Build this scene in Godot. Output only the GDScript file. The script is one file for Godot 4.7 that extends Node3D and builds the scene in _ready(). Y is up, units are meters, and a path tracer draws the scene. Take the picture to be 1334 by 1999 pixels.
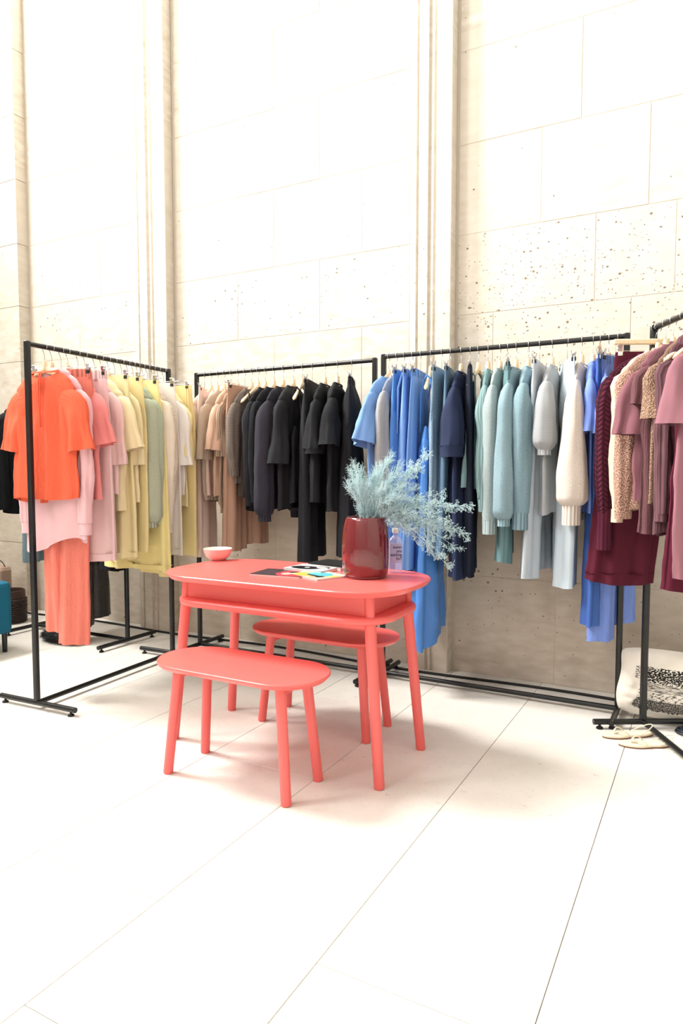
extends Node3D
# Fashion showroom in a limestone hall: coral table and benches, clothes racks along the wall.
# World: the stone wall runs along x at z = -3.87, the floor slabs follow it; y is up, metres.

const RAIL := 1.825
const RAILS := [1.81, 1.805, 1.81, 1.825, 1.825]  # far, left, middle, long, right rack
const WALL_Z := -3.86

var tex := {}
var mats := {}
var used := {}
var shared := {}
var rng := RandomNumberGenerator.new()
var wrinkle_noise := FastNoiseLite.new()


# ---------------------------------------------------------------- mesh building
class MB:
	var v := PackedVector3Array()
	var n := PackedVector3Array()
	var uv := PackedVector2Array()
	var idx := PackedInt32Array()

	func tri(a: Vector3, b: Vector3, c: Vector3) -> void:
		var nn := (b - a).cross(c - a).normalized()
		var k := v.size()
		v.append_array(PackedVector3Array([a, b, c]))
		n.append_array(PackedVector3Array([nn, nn, nn]))
		var q := Vector3(absf(nn.x), absf(nn.y), absf(nn.z))
		for p in [a, b, c]:
			uv.append(Vector2(p.z, p.y) if q.x > q.y and q.x > q.z else Vector2(p.x, p.z) if q.y > q.z else Vector2(p.x, p.y))
		idx.append_array(PackedInt32Array([k, k + 2, k + 1]))

	func quad(a: Vector3, b: Vector3, c: Vector3, d: Vector3) -> void:
		tri(a, b, c)
		tri(a, c, d)

	# rows of points; closed rings do not repeat their first point; outward = around x along
	func grid(rows: Array, closed: bool, us := 1.0, vs := 1.0) -> void:
		var m := rows.size()
		var c: int = rows[0].size()
		var nn := PackedVector3Array()
		nn.resize(m * c)
		var last := c if closed else c - 1
		for i in m - 1:
			var r0: PackedVector3Array = rows[i]
			var r1: PackedVector3Array = rows[i + 1]
			for j in last:
				var k := (j + 1) % c
				var f := (r0[k] - r1[j]).cross(r1[k] - r0[j])
				# diagonals' cross product points the same way as around x along
				nn[i * c + j] -= f
				nn[i * c + k] -= f
				nn[i * c + c + j] -= f
				nn[i * c + c + k] -= f
		var base := v.size()
		var w := c + 1 if closed else c
		for i in m:
			var r: PackedVector3Array = rows[i]
			for j in w:
				var k := j % c
				v.append(r[k])
				n.append(-nn[i * c + k].normalized() if nn[i * c + k].length_squared() > 1e-20 else Vector3.UP)
				uv.append(Vector2(us * j / (w - 1), vs * i / (m - 1)))
		for i in m - 1:
			for j in w - 1:
				var a := base + i * w + j
				# a, a+1 (around), a+w (along): outward; Godot wants it clockwise
				idx.append_array(PackedInt32Array([a, a + w, a + 1, a + 1, a + w, a + w + 1]))

	func cap(ring: PackedVector3Array, flip: bool) -> void:
		var mid := Vector3.ZERO
		for p in ring:
			mid += p
		mid /= ring.size()
		for j in ring.size():
			var k := (j + 1) % ring.size()
			if flip:
				tri(mid, ring[k], ring[j])
			else:
				tri(mid, ring[j], ring[k])

	func box(c: Vector3, s: Vector3, bev := 0.0, b := Basis.IDENTITY) -> void:
		var h := s / 2.0
		bev = minf(bev, minf(h.x, minf(h.y, h.z)) * 0.9)
		var pt := func(ax: int, sx: float, sy: float, sz: float) -> Vector3:
			var q := Vector3(sx * (h.x - (0.0 if ax == 0 else bev)), sy * (h.y - (0.0 if ax == 1 else bev)), sz * (h.z - (0.0 if ax == 2 else bev)))
			return c + b * q
		for ax in 3:
			for sg in [-1.0, 1.0]:
				var p := []
				for uvq in [[-1, -1], [1, -1], [1, 1], [-1, 1]]:
					var a: float = uvq[0]
					var d: float = uvq[1]
					p.append(pt.call(ax, sg if ax == 0 else a, sg if ax == 1 else (a if ax == 0 else d), sg if ax == 2 else d))
				var out := b * Vector3(sg if ax == 0 else 0.0, sg if ax == 1 else 0.0, sg if ax == 2 else 0.0)
				if (p[1] - p[0]).cross(p[2] - p[0]).dot(out) > 0:
					quad(p[0], p[1], p[2], p[3])
				else:
					quad(p[3], p[2], p[1], p[0])
		if bev <= 0.0:
			return
		for e in 3:
			var f := (e + 1) % 3
			var g := (e + 2) % 3
			for s1 in [-1.0, 1.0]:
				for s2 in [-1.0, 1.0]:
					var p := []
					for pair in [[f, -1.0], [f, 1.0], [g, 1.0], [g, -1.0]]:
						var sv := [0.0, 0.0, 0.0]
						sv[e] = pair[1]
						sv[f] = s1
						sv[g] = s2
						p.append(pt.call(pair[0], sv[0], sv[1], sv[2]))
					var o3 := [0.0, 0.0, 0.0]
					o3[f] = s1
					o3[g] = s2
					var out := b * Vector3(o3[0], o3[1], o3[2])
					if (p[1] - p[0]).cross(p[2] - p[0]).dot(out) > 0:
						quad(p[0], p[1], p[2], p[3])
					else:
						quad(p[3], p[2], p[1], p[0])
		for sx in [-1.0, 1.0]:
			for sy in [-1.0, 1.0]:
				for sz in [-1.0, 1.0]:
					var p0: Vector3 = pt.call(0, sx, sy, sz)
					var p1: Vector3 = pt.call(1, sx, sy, sz)
					var p2: Vector3 = pt.call(2, sx, sy, sz)
					if (p1 - p0).cross(p2 - p0).dot(b * Vector3(sx, sy, sz)) > 0:
						tri(p0, p1, p2)
					else:
						tri(p0, p2, p1)

	# round bar along a path; radii may vary
	func tube(path: Array, radii: Array, seg := 10, caps := true) -> void:
		var rows := []
		var side := Vector3.ZERO
		var total := 0.0
		for i in path.size():
			var t: Vector3 = (path[mini(i + 1, path.size() - 1)] - path[maxi(i - 1, 0)]).normalized()
			if side == Vector3.ZERO:
				side = t.cross(Vector3.UP if absf(t.y) < 0.9 else Vector3.RIGHT)
			side = (side - t * side.dot(t)).normalized()
			var up := t.cross(side)
			if i:
				total += (path[i] - path[i - 1]).length()
			var r: float = radii[mini(i, radii.size() - 1)]
			var ring := PackedVector3Array()
			for j in seg:
				var a := TAU * j / seg
				ring.append(path[i] + side * cos(a) * r + up * sin(a) * r)
			rows.append(ring)
		grid(rows, true, TAU * radii[0], total)
		if caps:
			cap(rows[0], true)
			cap(rows[-1], false)

	# profile of (radius, height) from the top down
	func lathe(profile: Array, seg := 32, flute := 0.0, count := 0) -> void:
		var rows := []
		var total := 0.0
		for i in profile.size():
			if i:
				total += (profile[i] - profile[i - 1]).length()
			var ring := PackedVector3Array()
			for j in seg:
				var a := TAU * j / seg
				var r: float = maxf(profile[i].x * (1.0 + flute * cos(count * a)), 0.0002)
				ring.append(Vector3(cos(a) * r, profile[i].y, sin(a) * r))
			rows.append(ring)
		grid(rows, true, 1.0, total)

	func mesh() -> ArrayMesh:
		var arr := []
		arr.resize(Mesh.ARRAY_MAX)
		arr[Mesh.ARRAY_VERTEX] = v
		arr[Mesh.ARRAY_NORMAL] = n
		arr[Mesh.ARRAY_TEX_UV] = uv
		arr[Mesh.ARRAY_INDEX] = idx
		var am := ArrayMesh.new()
		am.add_surface_from_arrays(Mesh.PRIMITIVE_TRIANGLES, arr)
		return am


# ring of a rounded rectangle in the xz plane, from x towards z
func rounded(hx: float, hz: float, r: float, y: float, per := 8) -> PackedVector3Array:
	var ring := PackedVector3Array()
	for q in 4:
		var cx := (hx - r) * (1.0 if q == 0 or q == 3 else -1.0)
		var cz := (hz - r) * (1.0 if q < 2 else -1.0)
		for k in per + 1:
			var a := PI / 2 * (q + float(k) / per)
			ring.append(Vector3(cx + cos(a) * r, y, cz + sin(a) * r))
	return ring


# a slab with a rounded-rectangle outline; edge = list of [inset, height] from the top down
func slab(b: MB, hx: float, hz: float, r: float, edge: Array, per := 10) -> void:
	var rows := []
	for e in edge:
		rows.append(rounded(hx - e[0], hz - e[0], maxf(r - e[0], 0.002), e[1], per))
	for i in rows.size() - 1:
		b.grid([rows[i], rows[i + 1]], true)
	b.cap(rows[0], true)
	b.cap(rows[-1], false)


# ---------------------------------------------------------------- scene helpers
func numbered(called: String) -> String:
	used[called] = used.get(called, -1) + 1
	return called if used[called] == 0 else "%s_%03d" % [called, used[called]]


func part(called: String, m: Mesh, material: Material, parent: Node3D, xf := Transform3D()) -> MeshInstance3D:
	var o := MeshInstance3D.new()
	o.name = called
	o.mesh = m
	o.material_override = material
	o.transform = xf
	parent.add_child(o, true)
	return o


func thing(called: String, label: String, category: String, xf := Transform3D(), group := "") -> Node3D:
	var o := Node3D.new()
	o.name = numbered(called)
	add_child(o)
	o.transform = xf
	o.set_meta("label", label)
	o.set_meta("category", category)
	if group:
		o.set_meta("group", group)
	return o


func setting(called: String) -> Node3D:
	var o := Node3D.new()
	o.name = called
	add_child(o)
	o.set_meta("kind", "structure")
	return o


func at(x: float, y: float, z: float, turn := 0.0) -> Transform3D:
	return Transform3D(Basis(Vector3.UP, deg_to_rad(turn)), Vector3(x, y, z))


# ---------------------------------------------------------------- computed textures
func picture(called: String, size: int, f: Callable) -> ImageTexture:
	if not tex.has(called):
		var im := Image.create(size, size, false, Image.FORMAT_RGB8)
		for y in size:
			for x in size:
				im.set_pixel(x, y, f.call(x, y))
		tex[called] = ImageTexture.create_from_image(im)
	return tex[called]


func grey(g: float) -> Color:
	return Color(g, g, g)


func loop_noise(freq: float, sd: int, octaves := 3) -> FastNoiseLite:
	var nz := FastNoiseLite.new()
	nz.seed = sd
	nz.frequency = freq
	nz.fractal_octaves = octaves
	return nz


# seamless value: blends the noise with itself shifted by one tile
func seamless(nz: FastNoiseLite, x: float, y: float, size: float) -> float:
	var fx := x / size
	var fy := y / size
	var a := lerpf(nz.get_noise_2d(x, y), nz.get_noise_2d(x - size, y), fx)
	var b := lerpf(nz.get_noise_2d(x, y - size), nz.get_noise_2d(x - size, y - size), fx)
	return lerpf(a, b, fy)


func make_textures() -> void:
	var nz := loop_noise(0.09, 3)
	var fine := loop_noise(0.35, 4, 2)
	picture("weave", 256, func(x, y): return grey(0.93 + 0.03 * sin(x * TAU / 4.0) * sin(y * TAU / 4.0) + 0.07 * seamless(nz, x, y, 256)))
	picture("knit", 256, func(x, y):
		var col := fposmod(x, 16.0) / 16.0
		var d := absf(col - 0.5) * 2.0
		var s := fposmod(y + d * 10.0, 16.0) / 16.0
		return grey(0.72 + 0.22 * sin(s * PI) * (0.45 + 0.55 * sin(d * PI)) + 0.06 * seamless(nz, x, y, 256)))
	picture("fuzzy", 256, func(x, y): return grey(0.86 + 0.16 * seamless(fine, x, y, 256) + 0.12 * seamless(nz, x, y, 256)))
	picture("rib", 256, func(x, y): return grey(0.84 + 0.12 * sin(x * TAU / 32.0) + 0.04 * seamless(nz, x, y, 256)))
	picture("crinkle", 256, func(x, y): return grey(0.88 + 0.22 * seamless(nz, x * 0.9, y * 0.07, 256.0)))
	picture("denim", 256, func(x, y): return grey(0.84 + 0.08 * sin((x + y) * TAU / 8.0) + 0.2 * seamless(nz, x, y * 0.3, 256)))
	picture("tweed", 256, func(x, y):
		var s := seamless(fine, x * 0.6, y * 0.6, 256)
		var q := seamless(nz, x * 1.6, y * 1.6, 256)
		return Color(0.58, 0.52, 0.49).lerp(Color(1.0, 0.98, 0.97), clampf(0.5 + s * 1.8 + q * 0.8, 0, 1)))
	picture("sequin", 256, func(x, y):
		var cx := floorf(x / 8.0)
		var cy := floorf(y / 8.0)
		return grey(fposmod(sin(cx * 12.9 + cy * 78.2) * 43758.5, 1.0)))
	picture("cable", 256, func(x, y):
		var col := fposmod(x, 64.0) / 64.0
		var d := absf(col - 0.5) * 2.0
		var s := fposmod(y + d * 26.0, 32.0) / 32.0
		return grey(0.5 + 0.45 * pow(sin(s * PI), 0.7) * pow(maxf(sin(d * PI), 0.0), 0.6)))
	var w1 := loop_noise(0.012, 9)
	picture("wood", 256, func(x, y): return Color(0.88, 0.78, 0.64).lerp(Color(0.93, 0.85, 0.73), 0.5 + 0.5 * sin(x * 0.2 + 9.0 * w1.get_noise_2d(x * 3.0, y * 0.6))))
	# floor stone: pale, with short dark fossil flecks and soft clouds
	var cloud := loop_noise(0.008, 12, 4)
	var im := Image.create(1024, 1024, false, Image.FORMAT_RGB8)
	var bump := Image.create(1024, 1024, false, Image.FORMAT_L8)
	bump.fill(Color(0.8, 0.8, 0.8))
	for y in 1024:
		for x in 1024:
			var c := seamless(cloud, x, y, 1024)
			im.set_pixel(x, y, Color(0.865 + 0.025 * c, 0.852 + 0.03 * c, 0.828 + 0.035 * c))
	var r := RandomNumberGenerator.new()
	r.seed = 5
	for k in 2600:
		var p := Vector2(r.randf() * 1024, r.randf() * 1024)
		var a := r.randf() * TAU
		var bend := r.randf_range(-0.4, 0.4)
		var tone := r.randf_range(0.86, 0.96)
		for s in r.randi_range(2, 11):
			a += bend * 0.3
			p += Vector2(cos(a), sin(a))
			var px := posmod(int(p.x), 1024)
			var py := posmod(int(p.y), 1024)
			im.set_pixel(px, py, im.get_pixel(px, py) * Color(tone, tone * 0.99, tone * 0.97))
	for k in 26:
		var c0 := Vector2(r.randf() * 1024, r.randf() * 1024)
		for s in r.randi_range(8, 60):
			var q := c0 + Vector2(r.randfn(0, 5), r.randfn(0, 3))
			var px := posmod(int(q.x), 1024)
			var py := posmod(int(q.y), 1024)
			im.set_pixel(px, py, im.get_pixel(px, py) * 0.8)
	tex["floor"] = ImageTexture.create_from_image(im)
	# limestone: warm clouds, faint bedding lines, and shell holes in bands
	for kind in 3:
		var bed := loop_noise(0.01, 30 + kind, 4)
		var st := Image.create(1024, 1024, false, Image.FORMAT_RGB8)
		var hb := Image.create(1024, 1024, false, Image.FORMAT_L8)
		for y in 1024:
			for x in 1024:
				var c := seamless(bed, x * 1.0, y * 3.0, 1024.0) * 0.6 + seamless(cloud, x, y, 1024.0) * 0.6
				var g := seamless(fine, x, y, 1024.0)
				st.set_pixel(x, y, Color(0.82 + 0.045 * c + 0.015 * g, 0.79 + 0.05 * c + 0.015 * g, 0.742 + 0.06 * c + 0.015 * g))
				hb.set_pixel(x, y, grey(0.8 + 0.1 * g))
		r.seed = 70 + kind
		for k in [60, 320, 1300][kind]:
			var band: float = [512.0, 560.0, 420.0][kind]
			var p := Vector2(r.randf() * 1024, fposmod(r.randfn(band, [400.0, 120.0, 150.0][kind]), 1024.0))
			var rad := r.randf_range(0.6, 1.9) if r.randf() < 0.88 else r.randf_range(1.9, 4.0)
			var sq := r.randf_range(0.5, 1.0)
			for dy in range(-6, 7):
				for dx in range(-6, 7):
					var d := Vector2(dx, dy / sq).length()
					if d < rad:
						var px := posmod(int(p.x) + dx, 1024)
						var py := posmod(int(p.y) + dy, 1024)
						st.set_pixel(px, py, st.get_pixel(px, py).lerp(Color(0.42, 0.36, 0.29), 0.75))
						hb.set_pixel(px, py, grey(0.15))
		tex["stone%d" % kind] = ImageTexture.create_from_image(st)
		tex["stone_relief%d" % kind] = ImageTexture.create_from_image(hb)


# ---------------------------------------------------------------- materials
func paint(key: String, c: Color, rough := 0.5, metal := 0.0) -> StandardMaterial3D:
	if not mats.has(key):
		var m := StandardMaterial3D.new()
		m.resource_name = key
		m.albedo_color = c
		m.roughness = rough
		m.metallic = metal
		mats[key] = m
	return mats[key]


func stone(kind: int, weathered := false) -> StandardMaterial3D:
	var key := "stone%d" % kind + ("_weathered" if weathered else "")
	if not mats.has(key):
		var m := paint(key, Color(0.97, 0.95, 0.93) if weathered else Color.WHITE, 0.85)
		m.albedo_texture = tex["stone%d" % kind]
		m.heightmap_enabled = true
		m.heightmap_texture = tex["stone_relief%d" % kind]
		m.heightmap_scale = 0.3
		m.uv1_triplanar = true
		m.uv1_world_triplanar = true
		m.uv1_scale = Vector3.ONE * 0.55
		m.uv1_offset = Vector3(0.37 * kind, 0.2 * kind, 0.11)
	return mats[key]


# cloth of a colour and a make; the pattern lies in the mesh's own uv, in metres
func cloth(hex: String, make: String) -> StandardMaterial3D:
	var key := "cloth_%s_%s" % [make, hex]
	if not mats.has(key):
		var m := paint(key, Color(hex), 0.85)
		var how: Array = {
			"weave": ["weave", 14.0, 0.10], "crinkle": ["crinkle", 7.0, 0.9], "knit": ["knit", 10.0, 0.22], "chunky": ["knit", 5.0, 0.4], "fuzzy": ["fuzzy", 6.0, 0.25],
			"rib": ["rib", 9.0, 0.3], "denim": ["denim", 9.0, 0.1], "tweed": ["tweed", 3.2, 0.5], "satin": ["weave", 14.0, 0.04], "cable": ["cable", 6.0, 0.9], "sequin": ["sequin", 8.0, 0.5],
		}[make]
		m.albedo_texture = tex["weave" if make == "crinkle" else how[0]]
		m.uv1_scale = Vector3(how[1], how[1], 1)
		m.heightmap_enabled = true
		m.heightmap_texture = tex[how[0]]
		m.heightmap_scale = how[2]
		m.rim_enabled = make in ["knit", "chunky", "fuzzy", "tweed"]
		m.rim = 0.35
		m.rim_tint = 0.6
		m.metallic_specular = 0.3
		if make == "satin":
			m.roughness = 0.45
			m.metallic_specular = 0.5
		if make == "sequin":
			m.roughness = 0.3
			m.metallic_specular = 0.8
	return mats[key]


# ---------------------------------------------------------------- garments
# A sheet of cloth closed into a tube. keys = rows of [x, y, a, b, fold] in the garment's own plane: centre, half width, half depth, fold height.
# level: rings stay level (bodies, skirts, legs); otherwise they follow the path (sleeves).
func drape(keys: Array, opt := {}) -> ArrayMesh:
	var level: bool = opt.get("level", true)
	var z0: float = opt.get("z", 0.0)
	var seg: int = opt.get("seg", 48)
	var step: float = opt.get("step", 0.022)
	var sd: float = opt.get("seed", 0.0)
	var k1: int = opt.get("k", 7)
	var k2: int = opt.get("k2", k1 + 4)
	var crease: float = opt.get("wrinkle", 0.004)
	var drop: float = opt.get("drop", 0.0)
	var sway: float = opt.get("sway", 0.0)
	var twist: float = opt.get("twist", 0.0)
	var scoop: float = opt.get("scoop", 0.0)
	# sample the keys
	var pts := []
	for i in keys.size() - 1:
		var p: Array = keys[i]
		var q: Array = keys[i + 1]
		var a: Array = keys[maxi(i - 1, 0)]
		var b: Array = keys[mini(i + 2, keys.size() - 1)]
		var n := clampi(ceili(Vector2(q[0] - p[0], q[1] - p[1]).length() / step), 2, 60)
		for s in n + (1 if i == keys.size() - 2 else 0):
			var w := float(s) / n
			var row := []
			for c in 5:
				var lo := minf(p[c], q[c])
				var hi := maxf(p[c], q[c])
				var val: float = cubic_interpolate(p[c], q[c], a[c], b[c], w)
				row.append(clampf(val, lo, hi) if c > 1 else val)
			pts.append(row)
	var m := pts.size()
	var rows := []
	var total := 0.0
	var widest := 0.0
	var top_y: float = pts[0][1]
	var span: float = maxf(top_y - pts[m - 1][1], 0.01)
	for i in m:
		var r: Array = pts[i]
		if i:
			total += Vector2(r[0] - pts[i - 1][0], r[1] - pts[i - 1][1]).length()
		widest = maxf(widest, r[2] + r[3])
		var nx := Vector3.RIGHT
		if not level:
			var u: Array = pts[mini(i + 1, m - 1)]
			var d: Array = pts[maxi(i - 1, 0)]
			var t := Vector3(u[0] - d[0], u[1] - d[1], 0).normalized()
			nx = Vector3.BACK.cross(t)
		var c := Vector3(r[0], r[1], z0)
		var v := float(i) / (m - 1)
		var down: float = clampf((top_y - r[1]) / span, 0, 1)
		c.z += sway * down * down
		var turn := Basis(Vector3.UP, twist * down)
		var ring := PackedVector3Array()
		for j in seg:
			var th := TAU * j / seg
			var co := cos(th)
			var si := sin(th)
			var f: float = r[4] * (sin(k1 * th + sd + 0.9 * sin(v * 3.0 + sd)) + 0.6 * sin(k2 * th + sd * 2.3 - 1.2 * v))
			var p: Vector3 = c + nx * (r[2] * co + f * 0.35 * co) + Vector3(0, 0, r[3] * si + f * (0.25 + 0.75 * absf(si)) * (1.0 if si >= 0 else -1.0))
			var w := wrinkle_noise.get_noise_3d(p.x * 9.0 + sd * 7.0, p.y * 3.5, p.z * 9.0 + sd * 3.0)
			p += (nx * co + Vector3(0, 0, si)) * w * crease * (0.3 + 0.7 * minf(v * 4.0, 1.0))
			if drop != 0.0:
				p.y += drop * v * v * (0.5 * cos(th + sd) + 0.5 * cos(2.0 * th + sd * 1.7))
			if scoop != 0.0 and v < 0.4:
				p.y -= scoop * pow(absf(si), 1.5) * (1.0 - v / 0.4)
			if twist != 0.0:
				p = c * Vector3(0, 1, 1) + turn * (p - c * Vector3(0, 1, 1))
			ring.append(p)
		rows.append(ring)
	var b := MB.new()
	b.grid(rows, true, 2.4 * widest, total)
	return b.mesh()


func ring_band(keys: Array, opt: Dictionary) -> ArrayMesh:
	opt = opt.duplicate()
	opt["wrinkle"] = 0.001
	return drape(keys, opt)


# rail = where the hook goes; the garment's own x runs across its shoulders, +x being the side that shows
func hang(rack: int, along: float, yaw := 0.0) -> Transform3D:
	var y: float = RAILS[rack]
	match rack:
		0: return at(along * 0.975, y, -3.38, -90 + yaw)
		1: return at(-2.945 + 0.053 * (along * 0.972 + 2.235), y, along * 0.972, yaw + 3)
		2, 3: return at(along * 0.975, y, -3.53, -90 + yaw)
		_: return at(-0.256 + 0.486 * along, y, -3.4 + 0.873 * along, 29.1 + 180.0 + yaw)


func hook(b: MB, down: float) -> void:
	var path := []
	for k in 13:
		var a := deg_to_rad(-35.0 + 235.0 * k / 12.0)
		path.append(Vector3(cos(a) * 0.0165, sin(a) * 0.0165, 0))
	path.append(Vector3(-0.006, -0.028, 0))
	path.append(Vector3(0, -0.045, 0))
	path.append(Vector3(0, -down, 0))
	b.tube(path, [0.0017], 6)


func wooden_hanger(xf: Transform3D, of: String) -> void:
	if not shared.has("wood_arms"):
		var rows := []
		for k in 25:
			var s := -1.0 + k / 12.0
			var u := absf(s)
			var x := 0.168 * s
			var yc := -0.108 - 0.105 * pow(u, 1.15)
			var hh := lerpf(0.021, 0.0115, smoothstep(0.0, 0.45, u))
			var hz := lerpf(0.008, 0.012, smoothstep(0.35, 1.0, u))
			var tip := sqrt(maxf(1.0 - pow(maxf(u - 0.93, 0.0) / 0.072, 2), 0.02))
			var zc := 0.0
			var ring := PackedVector3Array()
			for j in 12:
				var a := TAU * j / 12
				ring.append(Vector3(x, yc + cos(a) * hh * tip, zc + sin(a) * hz * tip))
			rows.append(ring)
		var b := MB.new()
		# along = +x, ring from y towards z: y x z = x
		b.grid(rows, true, 0.1, 0.5)
		b.cap(rows[0], true)
		b.cap(rows[-1], false)
		b.tube([Vector3(0, -0.07, 0), Vector3(0, -0.077, 0), Vector3(0, -0.115, 0)], [0.007, 0.011, 0.0135], 10)
		shared["wood_arms"] = b.mesh()
		var h := MB.new()
		hook(h, 0.08)
		shared["wood_hook"] = h.mesh()
	var t := thing("wooden_hanger", "pale wooden hanger holding the " + of, "hanger", xf, "wooden hangers")
	part("arms", shared["wood_arms"], mats["hanger_wood"], t)
	part("hook", shared["wood_hook"], mats["chrome"], t)


func clip_hanger(xf: Transform3D, of: String, reach := 0.17, of_wood := false) -> void:
	var key := "clip%d%s" % [int(reach * 1000), of_wood]
	if not shared.has(key):
		var h := MB.new()
		hook(h, 0.05 if of_wood else 0.092)
		shared[key + "hook"] = h.mesh()
		var b := MB.new()
		if of_wood:
			b.box(Vector3(0, -0.06, 0), Vector3(reach * 2 + 0.06, 0.026, 0.014), 0.005)
			b.tube([Vector3(-reach - 0.02, -0.07, 0), Vector3(-reach - 0.02, -0.1, 0), Vector3(reach + 0.02, -0.1, 0), Vector3(reach + 0.02, -0.07, 0)], [0.0015], 6)
		else:
			b.tube([Vector3(-reach - 0.04, -0.092, 0), Vector3(reach + 0.04, -0.092, 0)], [0.0018], 6)
			for s in [-1, 1]:
				b.tube([Vector3(s * (reach + 0.038), -0.092, 0), Vector3(s * (reach + 0.045), -0.092, 0)], [0.0035], 8)
		shared[key] = b.mesh()
		var c := MB.new()
		for s in [-1.0, 1.0]:
			c.box(Vector3(0, -0.09, s * 0.008), Vector3(0.018, 0.034, 0.0025), 0.001, Basis(Vector3.RIGHT, s * 0.22))
		c.tube([Vector3(-0.01, -0.092, 0), Vector3(0.01, -0.092, 0)], [0.005], 8)
		shared["clip"] = c.mesh()
		var p := MB.new()
		for s in [-1.0, 1.0]:
			p.box(Vector3(0, -0.113, s * 0.006), Vector3(0.02, 0.018, 0.007), 0.0015)
		shared["clip_pad"] = p.mesh()
	var t := thing("wooden_clip_hanger" if of_wood else "clip_hanger", ("pale wooden bar hanger with clips holding the " if of_wood else "thin metal clip hanger holding the ") + of, "hanger", xf, "clip hangers")
	part("bar", shared[key], mats["hanger_wood"] if of_wood else mats["chrome"], t)
	part("hook", shared[key + "hook"], mats["chrome"], t)
	for s in [-1.0, 1.0]:
		var c := part("clip", shared["clip"], mats["chrome"], t, Transform3D(Basis(), Vector3(s * reach, 0, 0)))
		part("clip_pad", shared["clip_pad"], mats["white_plastic"] if of_wood else mats["black_rubber"], c)


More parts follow.
